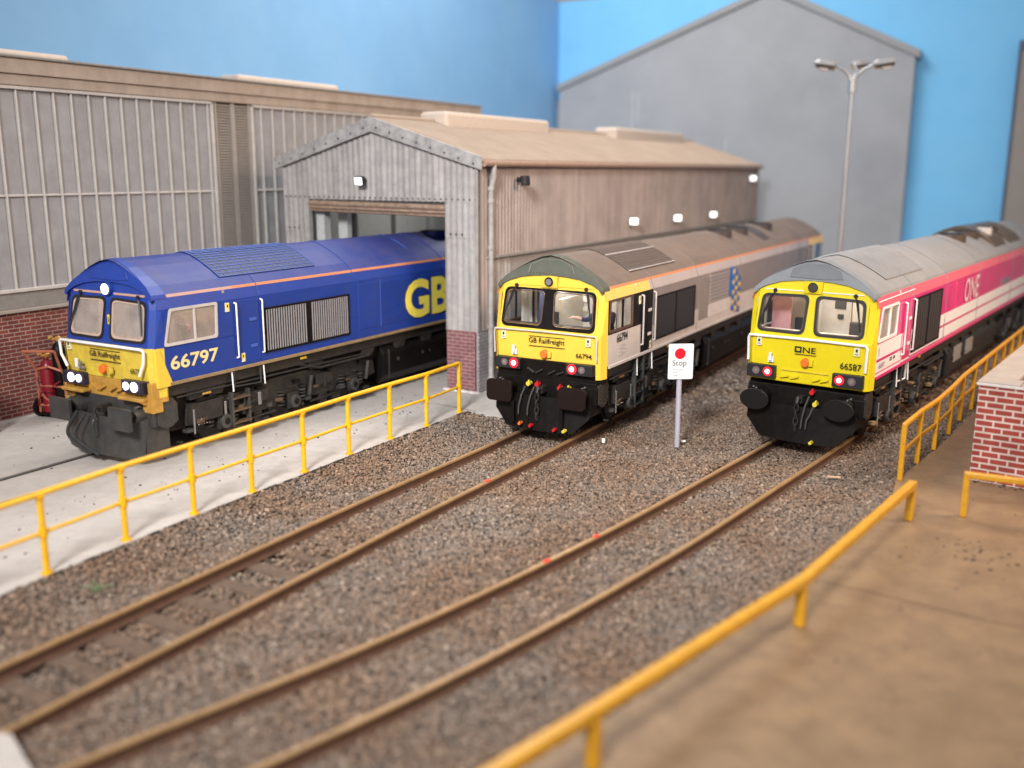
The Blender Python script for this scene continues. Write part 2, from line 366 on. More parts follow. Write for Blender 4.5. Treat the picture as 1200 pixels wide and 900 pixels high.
# ------------------------------------------------------------------ locomotive
PROF = [(1.32, 3.0), (1.25, 3.21), (1.228, 3.265), (1.06, 3.42), (.80, 3.58), (.5, 3.74), (.22, 3.85), (0, 3.89)]
def loco(lv, loc, th, label):
    R = empty('diesel_locomotive', loc, -th)
    tag(R, label, 'locomotive', 'model diesel locomotives at the depot')
    L = 20.6
    T1, T2, T3 = lv == 1, lv == 2, lv == 3
    body = {1: BLUE, 2: TAUPE, 3: MAG}[lv]; low = {1: BLUE, 2: LTGREY, 3: MAG}[lv]
    front_up = {1: BLUE, 2: YEL, 3: YELT3}[lv]; nosec = {1: YELD, 2: YEL, 3: YELT3}[lv]
    roofm = {1: BLUEROOF, 2: ROOF2, 3: ROOF3}[lv]; hood = {1: BLUE, 2: HOOD2, 3: HOOD3}[lv]
    cant = {1: BLUE, 2: CANTG, 3: MAGLT}[lv]
    # ---- body sides
    b = MB()
    def rect(y0, y1, z0, z1, mt, s, hole=None):
        poly = [(y0, z0), (y1, z0), (y1, z1), (y0, z1)]
        b.prism(poly, lambda y, z: (s*1.32, y, z), lambda y, z: (s*1.29, y, z), mt, [hole] if hole else [])
    win = rquad([(.26, 2.33), (1.52, 2.33), (1.55, 2.97), (.42, 2.97)] if not T2 else [(.30, 2.33), (1.52, 2.33), (1.52, 2.97), (.34, 2.97)], .05, 3)
    for s in (-1, 1):
        lowc = {1: BLUE, 2: LTGREY, 3: WHITE}[lv]
        rect(.22, 2.06, 1.6, 2.26, lowc, s)
        wz = {1: BLUE, 2: BLK, 3: MAG}[lv]
        rect(.22, 2.06, 2.26, 3.0, wz, s, win)
        rect(2.06, 2.74, 1.6, 3.0, {1: BLUE, 2: BLK, 3: MAG}[lv], s)
        rect(2.74, 18.0, 1.6, 2.14, {1: BLUE, 2: LTGREY, 3: WHITE}[lv], s)
        rect(2.74, 18.0, 2.14, 3.0, body, s)
        rect(18.0, 18.6, 1.6, 3.0, {1: BLUE, 2: BLK, 3: MAG}[lv], s)
        rect(18.6, L-.2, 1.6, 3.0, {1: BLUE, 2: LTGREY, 3: MAG}[lv], s, rquad([(19.1, 2.33), (20.2, 2.33), (20.1, 2.97), (19.1, 2.97)], .05, 3))
        # corner chamfer between side and front, front then rear
        cu_ = {1: BLUE, 2: YEL, 3: YELT3}[lv]
        for (z0, z1, m_) in ((1.34, 2.28, nosec), (2.28, 3.0, cu_)):
            a0 = -.03+.14*(z0-2.28)/.9 if z0 >= 2.28 else -.09; a1 = -.03+.14*(z1-2.28)/.9 if z1 > 2.29 else -.09
            if z0 < 2.28 and z1 <= 2.28: a0, a1 = -.04, -.09
            xi = 1.16 if z0 >= 2.28 else 1.18
            b.face([(s*xi, a0, z0), (s*1.27, a0+.07, z0), (s*1.27, a1+.07, z1), (s*xi, a1, z1)], m_)
            b.face([(s*1.27, a0+.07, z0), (s*1.32, .222, z0), (s*1.32, .222, z1), (s*1.27, a1+.07, z1)], m_)
        b.face([(s*1.16, .085, 3.0), (s*1.27, .15, 3.0), (s*1.24, .19, 3.22), (s*1.12, .11, 3.22)], cu_)
        b.face([(s*1.27, .15, 3.0), (s*1.32, .222, 3.0), (s*1.25, .24, 3.21), (s*1.24, .19, 3.21)], cu_)
    # far end wall and closing bulkheads
    b.box(-1.29, 1.29, L-.25, L-.21, 1.5, 3.2, nosec)
    b.build('body', R, smooth=False, bevel=.012, seg=1)
    # ---- roof
    rf = MB()
    ys = [.14, 2.06, 2.56, 2.74, 6.0, 14.5, 18.0, 18.2, L-.2]
    for s in (-1, 1):
        for i in range(len(ys)-1):
            y0, y1 = ys[i], ys[i+1]
            for k in range(len(PROF)-1):
                (xa, za), (xb, zb) = PROF[k], PROF[k+1]
                if k == 0: m_ = cant if not (T2 and (y1 <= 2.57 or y0 >= 18.1)) else CANTY
                elif k == 1: m_ = {1: PINKST if y0 < 2 else ORANGE, 2: ORANGE, 3: roofm}[lv]
                else: m_ = roofm
                rf.face([(s*xa, y0, za), (s*xa, y1, za), (s*xb, y1, zb), (s*xb, y0, zb)], m_)
    endp = [(x, z) for x, z in PROF]+[(-x, z) for x, z in reversed(PROF[:-1])]
    rf.face([(x, L-.2, z) for x, z in endp], nosec)
    rf.build('roof', R, smooth=True)
    # roof seams
    sm = MB()
    seam = {1: BLUE, 2: TAUPE, 3: HOOD3}[lv]
    for y in (2.74, 5.85, 9.6, 14.6, 18.0):
        for s in (-1, 1):
            sm = MB(); sm.tube([(s*1.326, y, 1.62)]+[(s*(x+.004), y, z+.004) for x, z in PROF], .008, seam, 4)
            sm.build('panel_seam', R)
    # roof grille (criss-cross slats following the roof)
    def roofz(x):
        x = abs(x)
        for (xa, za), (xb, zb) in zip(PROF, PROF[1:]):
            if xb <= x <= xa: return zb+(za-zb)*(x-xb)/(xa-xb)
        return PROF[0][1]
    gr = MB(); gb = {1: BLUEDK, 2: mat('dark brown mesh', (.05, .037, .03, 1), .6), 3: mat('grey roof louvre', (.20, .185, .17, 1), .6)}[lv]
    gl = {1: mat('bright blue grille bar', (.06, .13, .46, 1), .4), 2: mat('brown mesh wire', (.16, .12, .10, 1), .5), 3: ROOF3}[lv]
    xs = [-1.05+2.1*k/14 for k in range(15)]
    y0, y1 = (1.95, 4.8) if not T3 else (1.5, 4.4)
    gr.loft([[(x, y0, roofz(x)+.02) for x in xs]+[(x, y0, roofz(x)-.02) for x in reversed(xs)],
             [(x, y1, roofz(x)+.02) for x in xs]+[(x, y1, roofz(x)-.02) for x in reversed(xs)]], gb)
    if not T3:
        nx, ny = (22, 17) if T1 else (26, 32)
        wr = .007
        for i in range(nx+1):
            x = -1.05+2.1*i/nx; gr.tube([(x, y0, roofz(x)+.025), (x, y1, roofz(x)+.025)], wr, gl, 4)
        for j in range(ny+1):
            y = y0+(y1-y0)*j/ny; gr.tube([(x, y, roofz(x)+.025) for x in xs], wr, gl, 4)
        if T2:
            for yy in (y0, (y0+y1)/2, y1):
                pass
            for xx in (.46, 1.04):
                for q in range(40):
                    y = y0+(y1-y0)*q/39; gr.box(xx-.013, xx+.013, y-.016, y+.016, roofz(xx)+.02, roofz(xx)+.043, LTGREY)
    else:
        for j in range(15):
            y = y0+(y1-y0)*j/14; gr.tube([(x, y, roofz(x)+.025) for x in xs], .03, gl, 4)
    gr.build('roof_grille', R)
    # roof exhaust and fan cowls further back
    em = {1: BLUE, 2: mat('dark fan brown', (.06, .05, .05, 1), .5), 3: mat('exhaust brown', (.13, .095, .07, 1), .3, metal=.4)}[lv]
    if T1:
        for y in (8.6, 10.6):
            ex = MB(); ex.tube([(-.5, y, roofz(.5)+.01), (0, y, 3.895), (.5, y, roofz(.5)+.01), (.85, y, roofz(.85)+.01)], .014, BLUELT, 4); ex.build('roof_rib', R)
    def arch(x0, x1, y0, y1, h, mt, nm='roof_cowl'):
        q = MB(); X_ = [x0+(x1-x0)*k/10 for k in range(11)]
        up_ = lambda x, e: (roofz(x)+h*(1 if 0 < e < 10 else .2))
        q.loft([[(x, y, up_(x, k)) for k, x in enumerate(X_)]+[(x, y, roofz(x)-.02) for x in reversed(X_)] for y in (y0, y1)], mt)
        return q.build(nm, R, bevel=.02)
    if not T1 or True:
        for y, rr in ((10.7, .40), (12.4, .40), (15.2, .42)):
            q = MB(); q.cyl((0.25, y, 3.60), (0.25, y, 3.90), rr, em, n=28); q.cyl((.25, y, 3.89), (.25, y, 3.915), rr*.85, BLK, n=28); q.build('roof_fan', R, smooth=True)
        arch(-.9, 1.0, 13.1, 13.9, .05, em)
    if T3:
        arch(-.95, 1.05, 12.9, 14.6, .14, em, 'exhaust_cowl'); arch(-.95, 1.05, 15.2, 17.2, .12, em, 'exhaust_cowl')
        q = MB(); q.cyl((.55, 13.7, 3.7), (.55, 13.7, 3.95), .22, COPEW, n=18); q.build('exhaust_stack', R, smooth=True)
    # ---- hood over the windscreen
    hd = MB()
    top = [(1.27, 3.13), (1.265, 3.2)]+[(x*1.01+.0, z+.018) for x, z in PROF[1:]]
    top = [(1.262, 3.185)]+[(x*1.004, z+.009) for x, z in PROF[1:]]
    topf = top+[(-x, z) for x, z in reversed(top[:-1])]
    lowa = [(-1.22, 3.14), (-1.14, 3.235), (-.98, 3.32), (-.7, 3.405), (-.35, 3.448), (0, 3.46), (.35, 3.448), (.7, 3.405), (.98, 3.32), (1.14, 3.235), (1.22, 3.14)]
    poly = topf+lowa
    fy = lambda z: .085+.16*max(0, z-3.2)/.7
    hd.prism(poly, lambda x, z: (x, fy(z)-.02, z), lambda x, z: (x, .42, z), hood)
    ho = hd.build('roof_hood', R, bevel=.015)
    hx = MB()
    hexp = [(-.52, 3.51), (-.48, 3.68), (-.2, 3.80), (.2, 3.80), (.50, 3.67), (.58, 3.52), (.2, 3.495)]
    hx.prism(hexp, lambda x, z: (x, fy(z)-.04, z), lambda x, z: (x, fy(z)+.03, z), {1: BLUE, 2: HOOD2, 3: MESH3}[lv])
    if T3:
        for i in range(24):
            x = -.5+i*.043
            for j in range(7):
                z = 3.54+j*.04
                if abs(x) < .52-(z-3.5)*.9: hx.box(x-.008, x+.008, fy(z)-.047, fy(z)-.035, z-.008, z+.008, ROOF3)
    elif T2:
        for a, c in zip(hexp, hexp[1:]+hexp[:1]):
            for q in range(9):
                t = q/9; x = a[0]*(1-t)+c[0]*t; z = a[1]*(1-t)+c[1]*t
                hx.box(x-.007, x+.007, fy(z)-.050, fy(z)-.035, z-.007, z+.007, LTGREY)
    hx.build('hood_panel', ho, bevel=.006, seg=1)
    # ---- windscreen panel
    yw = lambda z: -.03+.15*(z-2.28)/.9
    wins = [rquad([(-1.08, 2.40), (-.13, 2.39), (-.10, 3.14), (-1.03, 3.12)][::1], .13), rquad([(.13, 2.39), (1.08, 2.40), (1.05, 3.11), (.10, 3.14)], .13)]
    fp = MB()
    outer = [(-1.16, 2.28), (1.16, 2.28), (1.14, 3.15), (1.12, 3.28), (.98, 3.38), (.7, 3.48), (.4, 3.53), (0, 3.55), (-.4, 3.53), (-.7, 3.48), (-.98, 3.38), (-1.12, 3.28), (-1.14, 3.15)]
    fp.prism(outer, lambda x, z: (x, yw(z), z), lambda x, z: (x, yw(z)+.05, z), front_up, wins)
    fpo = fp.build('windscreen_panel', R)
    if T2:   # one black surround round both screens
        sr_ = MB(); sur = rquad([(-1.13, 2.33), (1.13, 2.31), (1.10, 3.17), (-1.08, 3.18)], .15)
        sr_.prism(sur, lambda x, z: (x, yw(z)-.008, z), lambda x, z: (x, yw(z)+.004, z), BLK, wins); sr_.build('black_surround', fpo)
    for k, wq in enumerate(wins):
        w = MB(); c = Vector((sum(p[0] for p in wq)/len(wq), sum(p[1] for p in wq)/len(wq)))
        def sc(f): return [tuple(c+Vector(((p[0]-c.x)*(1+f/.47), (p[1]-c.y)*(1+f/.37)))) for p in wq]
        if not T2:
            w.prism(sc(.035), lambda x, z: (x, yw(z)-.022, z), lambda x, z: (x, yw(z)+.02, z), RUB, [sc(-.012)])
        w.prism(sc(-.010), lambda x, z: (x, yw(z)-.012, z), lambda x, z: (x, yw(z)+.02, z), {1: COPPER, 2: BROWNRUB, 3: BROWNRUB}[lv], [sc(-.045 if T1 else -.03)])
        wo = w.build('windscreen_frame', R)
        g = MB(); g.prism(sc(-.02), lambda x, z: (x, yw(z)+.004, z), lambda x, z: (x, yw(z)+.014, z), GLASSF if T1 else GLASS); g.build('glass', wo)
        # wiper
        sx = -1 if k == 0 else 1
        wp = MB(); wp.tube([(sx*.80 if k == 0 else .86, yw(3.2)-.03, 3.22), (sx*.95 if k == 0 else .98, yw(2.8)-.05, 2.78)], .014, RUB, 5)
        wp.tube([(sx*.86 if k == 0 else .92, yw(3.1)-.04, 3.14), (sx*1.06 if k == 0 else 1.03, yw(2.5)-.04, 2.52)], .018, RUB, 5)
        wp.cyl((sx*.80 if k == 0 else .86, yw(3.2)+.0, 3.22), (sx*.80 if k == 0 else .86, yw(3.2)-.05, 3.22), .04, RUB, n=10)
        wp.build('wiper', R)
    # brow stripe across the front
    for s in (-1, 1):
        br = MB(); br.box(s*.16, s*1.02, yw(3.24)-.022, yw(3.24)+.01, 3.225 if T1 else 3.23, 3.265 if T1 else 3.25, {1: PINKST, 2: YEL, 3: WHITE}[lv])
        br.build('brow_stripe', fpo)
    # headlight
    hl = MB(); hl.box(-.19, .19, .075, .16, 3.20, 3.45, front_up) if not T1 else None; hl.cyl((0, .16, 3.33), (0, .055, 3.33), .135, front_up, n=24, r1=.125); hl.cyl((0, .07, 3.33), (0, .045, 3.33), .105, BLK if not T1 else BLUE, n=24)
    ho2 = hl.build('top_headlight', R, smooth=True, bevel=.01)
    l = MB(); l.cyl((0, .06, 3.33), (0, .032, 3.33), .10 if T1 else (.07 if T2 else .09), HEADW if T1 else {2: STEEL, 3: mat('dark lamp', (.06, .05, .045, 1), .3)}[lv], n=24); l.build('lens', ho2, smooth=True)
    # ---- nose (lower front)
    ns = MB()
    zb = {1: 1.62, 2: 1.66, 3: 1.34}[lv]
    plan = lambda o, w: [(-w, .26), (-1.27, .03+o), (-1.17, -.09+o), (-.5, -.125+o), (.5, -.125+o), (1.17, -.09+o), (1.27, .03+o), (w, .26)]
    zs = [(2.285, 0, 1.315), (1.62, .03, 1.315), (1.30, .06, 1.31)]
    def ringn(z):
        t = (2.285-z)/(2.285-1.30); return [(x, y, z) for x, y in plan(.06*t, 1.315)]
    ns.loft([ringn(2.285), ringn(zb)], nosec, cap=True)
    lowm = {1: OCHRE, 2: BLK, 3: BLK}[lv]
    if T1 or T2:
        ns.loft([ringn(zb-.001), ringn(1.24)], lowm, cap=True)
    no = ns.build('nose', R, smooth=False, bevel=.02)
    # handrail round the nose
    h = MB()
    if T1: pts = [(-1.04, -.17, 1.76), (-1.2, -.17, 2.0), (-1.22, -.17, 2.25), (-1.17, -.18, 2.29), (0, -.2, 2.295), (1.17, -.18, 2.29), (1.22, -.17, 2.25), (1.2, -.17, 2.05), (1.06, -.17, 1.78)]
    else: pts = [(-1.22, -.12, 1.74), (-1.23, -.13, 2.22), (-1.2, -.15, 2.28), (0, -.19, 2.30), (1.2, -.15, 2.28), (1.23, -.13, 2.22), (1.22, -.12, 1.74)]
    h.tube(pts, .028 if not T2 else .018, WHITE if not T2 else LTGREY, 8); h.build('front_handrail', R, smooth=True)
    if T1:
        for s in (-1, 1):   # yellow wrap round the corner, tapering down the side
            e = MB(); e.prism([(.0, 2.27), (.10, 2.27), (.36, 1.60), (.38, 1.53), (.02, 1.53)], lambda y, z: (s*1.328, y, z), lambda y, z: (s*1.25, y, z), YEL)
            e.build('corner_fairing', R, bevel=.01)
        for s in (-1, 1):
            st = MB()
            st.box(s*.52, s*1.16, -.28, -.03, 1.30, 1.36, OCHRE)
            st.prism([(-.28, 1.30), (-.03, 1.14), (-.03, 1.30)], lambda y, z: (s*1.14, y, z), lambda y, z: (s*1.10, y, z), OCHRE)
            st.box(s*1.0, s*1.28, -.10, .14, 1.06, 1.64, OCHRE)
            st.build('footstep', R, bevel=.01)
    # letters on nose
    yn = -.135
    if T3:
        t = MB()  # square open O drawn as a frame, then N and E
        fr = MB(); fr.prism([(-.225, 2.01), (-.085, 2.01), (-.085, 2.13), (-.225, 2.13)], lambda x, z: (x, yn-.004, z), lambda x, z: (x, yn+.02, z), INK, [[(-.197, 2.036), (-.113, 2.036), (-.113, 2.104), (-.197, 2.104)]])
        fr.build('lettering', no)
        lettering('NE', .14, INK, no, (.08, yn, 2.07), height=.118, width=.27, bold=.012)
        u = MB(); u.box(-.22, .22, yn-.004, yn+.02, 1.965, 1.972, INK); u.build('underline', no)
        lettering('66587', .1, INK, no, (.93, -.118, 1.83), height=.13, width=.42, bold=.01)
    else:
        zc = 2.075; lettering('GB Railfreight', .1, INK, no, (.06, yn, zc), height=.145, width=.86 if T2 else .88, bold=.010)
        u = MB()
        for zz in (zc+.095, zc-.115): u.box(-.37, .49, yn-.004, yn+.02, zz, zz+.010, INK)
        u.build('lettering_rule', no)
        lettering('66794' if T2 else '66797', .1, INK, no, (.93, -.12, 1.845), height=.105, width=.36, bold=.012 if T1 else .006)
    for x, z in ((-1.0, 2.15), (1.03, 2.14)) if not T1 else ((-1.02, 2.18),):
        w = MB(); w.box(x-.055, x+.055, -.128, -.09, z-.085, z+.085, LABEL)
        w.box(x-.022, x+.022, -.131, -.12, z-.005, z+.055, INK); w.box(x-.035, x+.035, -.131, -.12, z-.06, z-.03, mat('label grey', (.3, .3, .3, 1), .5)); w.build('warning_label', no)
    if T1:
        w = MB(); w.box(.02, .08, yw(2.75)-.02, yw(2.75)+.01, 2.66, 2.84, LABELY); w.box(.04, .06, yw(2.75)-.024, yw(2.75), 2.70, 2.80, INK); w.build('warning_label', fpo)
    so = MB(); so.cyl((.02, -.12, 1.81), (.02, -.21, 1.81), .095, ORP, n=18, r1=.085)
    if T1: so.cyl((.22, -.12, 1.79), (.20, -.19, 1.79), .085, YELD, n=18)
    else: so.box(.08, .17, -.17, -.10, 1.74, 1.87, nosec); 
    so.build('jumper_socket', no, smooth=True, bevel=.01)
    br_ = MB(); x0 = -.72 if not T1 else -.74
    br_.tube([(x0, -.12, 1.76), (x0, -.18, 1.80), (x0, -.18, 1.95)], .035, WHITE, 8)
    br_.box(x0-.06, x0+.06, -.15, -.1, 1.74, 1.86, WHITE if not T1 else STEEL)
    if T1: br_.tube([(x0+.14, -.12, 1.75), (x0+.12, -.2, 1.82), (x0+.16, -.2, 1.90)], .035, STEEL, 8)
    br_.build('lamp_bracket', no, smooth=True)
    # light clusters
    for s in (-1, 1):
        c = MB(); xa, xb = (.55, 1.17) if not T3 else (.60, 1.20)
        z0, z1 = (1.43, 1.67) if not T3 else (1.40, 1.67)
        c.box(s*xa, s*xb, -.20, .0, z0, z1, RUB if not T1 else mat('navy lamp box', (.02, .018, .04, 1), .4))
        c.box(s*(xb-.02), s*xb, -.215, -.1, z0, z1, RUB)
        cl = c.build('light_cluster', R, bevel=.012)
        xi, xo = s*.70, s*.95; zc = (z0+z1)/2+.01
        if T1: lamps = [(s*.69, HEADW, .076), (s*.92, HEADW, .094)]
        elif T2: lamps = [(s*.70, 'tail', .095), (s*.93, LENS, .075)]
        else: lamps = [(s*.75, 'tail', .085), (s*1.0, LENS, .08)]
        for x, m_, r in lamps:
            lo = MB()
            if m_ == 'tail':
                lo.cyl((x, -.19, zc), (x, -.215, zc), r*1.12, TAILR, n=20); lo.cyl((x, -.21, zc), (x, -.226, zc), r*.60, TAILC, n=20)
                lo.build('tail_lamp', cl, smooth=True)
            elif m_ is HEADW:
                lo.cyl((x, -.19, zc), (x, -.218, zc), r, HEADW, n=20); lo.build('headlight', cl, smooth=True)
            else:
                lo.cyl((x, -.19, zc), (x, -.215, zc), r, LENS, n=20); lo.cyl((x, -.20, zc), (x, -.22, zc), r*.5, STEEL, n=14); lo.build('headlight', cl, smooth=True)
    if T3:
        lv_ = MB()
        for x, a in ((-.42, .2), (-.2, .3), (.25, .35), (.42, .3)):
            lv_.obox((x, -.115, 1.47), (.085*cos(a), 0, .085*sin(a)), (0, .03, 0), (-.02*sin(a), 0, .02*cos(a)), YELT3)
        lv_.box(-.5, .5, -.118, -.05, 1.595, 1.61, YELD); lv_.build('jumper_cover', no, bevel=.01)
    if T2 or T1:
        lv_ = MB()
        for x, a in ((-.32, -.5), (-.12, .5), (.18, .5), (.38, .4)):
            lv_.obox((x, -.10, 1.42), (.1*cos(a), 0, .1*sin(a)), (0, .04, 0), (-.02*sin(a), 0, .02*cos(a)), OCHRE if T1 else UF)
        lv_.build('jumper_cable', no, bevel=.01)
    # ---- buffer beam, buffers, plough, coupling
    bb = MB(); bm_ = UFLT if T1 else BLK
    bb.box(-1.2, 1.2, -.06, .25, .82, 1.26, bm_); bb.box(-1.1, 1.1, .2, .9, .6, 1.5, BLK)
    bb.box(-1.22, -.95, -.075, .1, .78, 1.16, bm_); bb.box(.95, 1.22, -.075, .1, .78, 1.16, bm_)
    bb.build('buffer_beam', R, bevel=.015)
    for s in (-1, 1):
        bf = MB(); bf.cyl((s*.87, -.02, 1.0), (s*.87, -.30, 1.0), .20, bm_, n=22, r1=.17); bf.cyl((s*.87, -.28, 1.0), (s*.87, -.52, 1.0), .125, BLK, n=18)
        pl = {1: rrect(-.30, .30, -.215, .215, .03), 2: rrect(-.31, .31, -.235, .235, .10), 3: [(.315*cos(a*PI/12), .22*sin(a*PI/12)) for a in range(24)]}[lv]
        bf.prism(pl, lambda x, z: (s*.87+x, -.56-.0*abs(x), 1.0+z), lambda x, z: (s*.87+x, -.50, 1.0+z), UFLT if T1 else (mat('brown black buffer', (.013, .007, .006, 1), .5, spec=.15) if T2 else mat('oily black buffer', (.009, .009, .009, 1), .35, spec=.3)))
        bf.build('buffer', R, smooth=True, bevel=.012)
    p = MB()
    xs_ = [-1.14, -1.0, -.8, -.5, -.2, 0, .2, .5, .8, 1.0, 1.14]
    bot = lambda x: .17+max(0, abs(x)-(.98 if T1 else .78))*1.0
    yp = lambda x, z: -.34+.16*(abs(x)/1.14)**2+(.85-z)*-.10
    ringf = [[(x, yp(x, z_ if False else 0), 0) for x in xs_]]
    fr_t = [(x, yp(x, .9), .92) for x in xs_]; fr_m = [(x, yp(x, .55), .55) for x in xs_]; fr_b = [(x, yp(x, bot(x)), bot(x)) for x in xs_]
    bk = lambda r, dy: [(x*.99, y+dy, z) for x, y, z in r]
    p.loft([bk(fr_b, .05), fr_b, fr_m, fr_t, bk(fr_t, .05), bk(fr_m, .05), bk(fr_b, .05)], bm_, cap=False, close=False)
    for s in (-1, 1):   # side returns
        p.box(s*1.10, s*1.14, -.2, .35, .55 if not T1 else .30, .95, bm_)
        if T2: p.box(s*.55, s*.62, -.46, -.40, .3, .8, BLK)
    p.build('snowplough', R, smooth=False)
    cp_ = MB()
    cp_.box(-.06, .06, -.30, -.05, .98, 1.12, UF); cp_.tube([(0, -.28, 1.06), (0, -.40, 1.10), (0, -.44, 1.02), (0, -.40, .94)], [.05, .045, .035, .02], UF, 8)
    zc = .92
    for k in range(4 if not T1 else 3):   # chain links
        lk = [(.045*cos(a), .09*sin(a)) for a in [i*PI/5 for i in range(11)]]
        if k % 2 == 0: cp_.tube([(x, -.44, zc+z) for x, z in lk], .016, UFLT if T1 else UF, 5)
        else: cp_.tube([(0, -.44+x, zc+z) for x, z in lk], .016, UFLT if T1 else UF, 5)
        zc -= .145
    cp_.build('coupling', R, smooth=True)
    # hoses
    if T1:
        for x0_, x1_ in ((-.42, -.08), (-.18, .12)):
            hs = MB(); P = []; Rr = []
            for k in range(41):
                t = k/40; P.append((x0_+(x1_-x0_)*t**2-.28*sin(PI*t), -.50-.10*sin(PI*t), 1.0-.80*t**.75+.0)); Rr.append(.034 if k % 2 else .025)
            hs.tube(P, Rr, mat('ribbed black hose', (.03, .03, .03, 1), .5), 8); hs.build('brake_hose', R, smooth=True)
    cocks = {1: [], 2: [(-.33, 1.14, YELP), (-.12, 1.14, REDP), (.42, 1.12, REDP), (.62, 1.12, YELP), (-.38, .31, ORP), (-.12, .29, REDP), (.45, .27, REDP), (.68, .27, YELP)],
             3: [(.22, 1.22, REDP), (.30, .98, YELP), (.36, .24, YELP)]}[lv]
    for x, z, m_ in cocks:
        yq = -.16 if z > .6 else -.46
        k_ = .05 if z > .6 else .034
        c = MB(); c.cyl((x, yq+.05, z), (x, yq-.08, z), k_, m_, n=12); c.obox((x+.02, yq-.07, z+k_*.9), (k_*.35, 0, k_*.3), (0, .02, 0), (0, 0, k_*.9), m_); c.build('air_cock', R, smooth=True, bevel=.005)
    if not T1:
        for x, z0_ in {2: ((-.36, 1.1), (-.14, 1.1)), 3: ((.20, 1.15), (.30, .95))}[lv]:
            hs = MB(); hs.tube([(x, -.30, z0_), (x-.03, -.42, z0_-.18), (x-.07, -.46, .68), (x-.08, -.46, .5)], .018, mat('grey hose', (.06, .056, .052, 1), .5), 6); hs.build('brake_hose', R, smooth=True)
    for s in (-1, 1):
        mu = MB()
        for q in range(3): mu.cyl((s*(1.02+.0)-.06*q*s, -.20, 1.20-.03*q), (s*1.02-.06*q*s, -.25, 1.20-.03*q), .018, STEEL, n=8)
        mu.build('pipe_fitting', R)
    # ---- side details, both sides
    for s in (-1, 1):
        X = 1.32
        def bx(m, x0_, x1_, *a): m.box(s*x0_, s*x1_, *a)
        # sill line
        q = MB(); bx(q, 1.25, 1.335, .3, L-.3, 1.535, 1.605, {1: GOLD, 2: LTGREY, 3: MAG}[lv]); q.build('sill', R, bevel=.008, seg=1)
        # stripes
        if T3:
            q = MB()
            for z0_, z1_, m_, ya, yb in ((1.90, 1.955, MAG, .24, 2.05), (1.665, 1.685, MAG, .24, 2.05), (2.06, 2.10, MAG, .0, .0)):
                if yb > ya: bx(q, 1.30, 1.325, ya, yb, z0_, z1_, m_)
            bx(q, 1.30, 1.325, 2.75, 18, 1.93, 1.985, MAG); bx(q, 1.30, 1.326, 2.75, 18, 2.135, 2.25, WHITE)
            bx(q, 1.30, 1.325, 2.08, 2.72, 1.62, 2.26, WHITE); bx(q, 1.30, 1.328, 2.08, 2.72, 1.90, 1.96, MAG)
            bx(q, 1.30, 1.325, 2.75, 18, 1.62, 1.66, MAG)
            q.build('side_stripe', R)
            q = MB(); q.tube([(s*1.29, .25, 3.12), (s*1.285, 2.9, 3.13)], .013, WHITE, 4); q.build('cab_stripe', R)
        # cab side window
        w = MB(); c = Vector((.92, 2.65))
        def sc2(f): return [tuple(c+Vector(((p_[0]-c.x)*(1+f/.62), (p_[1]-c.y)*(1+f/.33)))) for p_ in win]
        fm = {1: LTGREY, 2: BROWNRUB, 3: WHITE}[lv]
        w.prism(sc2(.035), lambda y, z: (s*1.334, y, z), lambda y, z: (s*1.29, y, z), fm, [sc2(-.02)])
        bx(w, 1.30, 1.336, .97, 1.01, 2.35, 2.95, fm if not T2 else BLK)
        if T3: w.box(s*1.30, s*1.338, .93, .97, 2.35, 2.95, WHITE); 
        wo = w.build('side_window', R)
        g = MB(); g.prism(sc2(-.01), lambda y, z: (s*1.315, y, z), lambda y, z: (s*1.305, y, z), GLASSF if T1 else GLASS); g.build('glass', wo)
        # far cab window + dark glass
        g = MB(); g.prism(rquad([(19.1, 2.33), (20.2, 2.33), (20.1, 2.97), (19.1, 2.97)], .05, 3), lambda y, z: (s*1.315, y, z), lambda y, z: (s*1.305, y, z), GLASS); g.build('side_window', R)
        # door handrails
        for y in (2.03, 2.76, 17.95, 18.65):
            q = MB(); q.tube([(s*1.33, y, 2.93), (s*1.385, y, 2.91), (s*1.385, y, 1.82), (s*1.33, y, 1.80)], .022 if not T1 else .020, WHITE if not T2 else LTGREY, 6)
            q.build('door_handrail', R, smooth=True)
        q = MB()
        bx(q, 1.31, 1.331, 2.10, 2.70, 1.66, 2.96, {1: BLUE, 2: BLK, 3: MAG}[lv])
        dr = q.build('cab_door', R, bevel=.01)
        q = MB()
        for zz in (2.5, 1.95): bx(q, 1.33, 1.35, 2.42, 2.62, zz, zz+.07, BLUELT if T1 else (LTGREY if T2 else WHITE))
        q.build('door_handle', dr, bevel=.01)
        if not T3:
            q = MB()
            for (y, z, m_) in ((1.84, 2.86, LABELY), (2.2 if T1 else 1.93, 1.78, LABELY)) if T1 else ((1.93, 2.83, LABEL), (2.62, 1.72, LABEL)):
                bx(q, 1.32, 1.336, y-.05, y+.05, z-.09, z+.09, LABEL); bx(q, 1.33, 1.338, y-.04, y+.04, z-.02, z+.07, m_); bx(q, 1.33, 1.34, y-.015, y+.015, z, z+.05, INK)
            q.build('warning_label', R)
        # big radiator grille
        q = MB(); gy0, gy1, gz0, gz1 = 2.84, 5.62, 1.77, 2.73
        if T2: gz1 = 2.80
        if T3: gy1, gz0, gz1 = 5.3, 1.72, 2.93
        q.box(s*1.30, s*1.332, gy0, gy1, gz0, gz1, BLK)
        for (x0_, x1_, z0_, z1_) in ((gy0, gy1, gz1-.035, gz1), (gy0, gy1, gz0, gz0+.035), (gy0, gy0+.04, gz0, gz1), (gy1-.04, gy1, gz0, gz1), ((gy0+gy1)/2-.03, (gy0+gy1)/2+.03, gz0, gz1)):
            q.box(s*1.33, s*1.352, x0_, x1_, z0_, z1_, BLK)
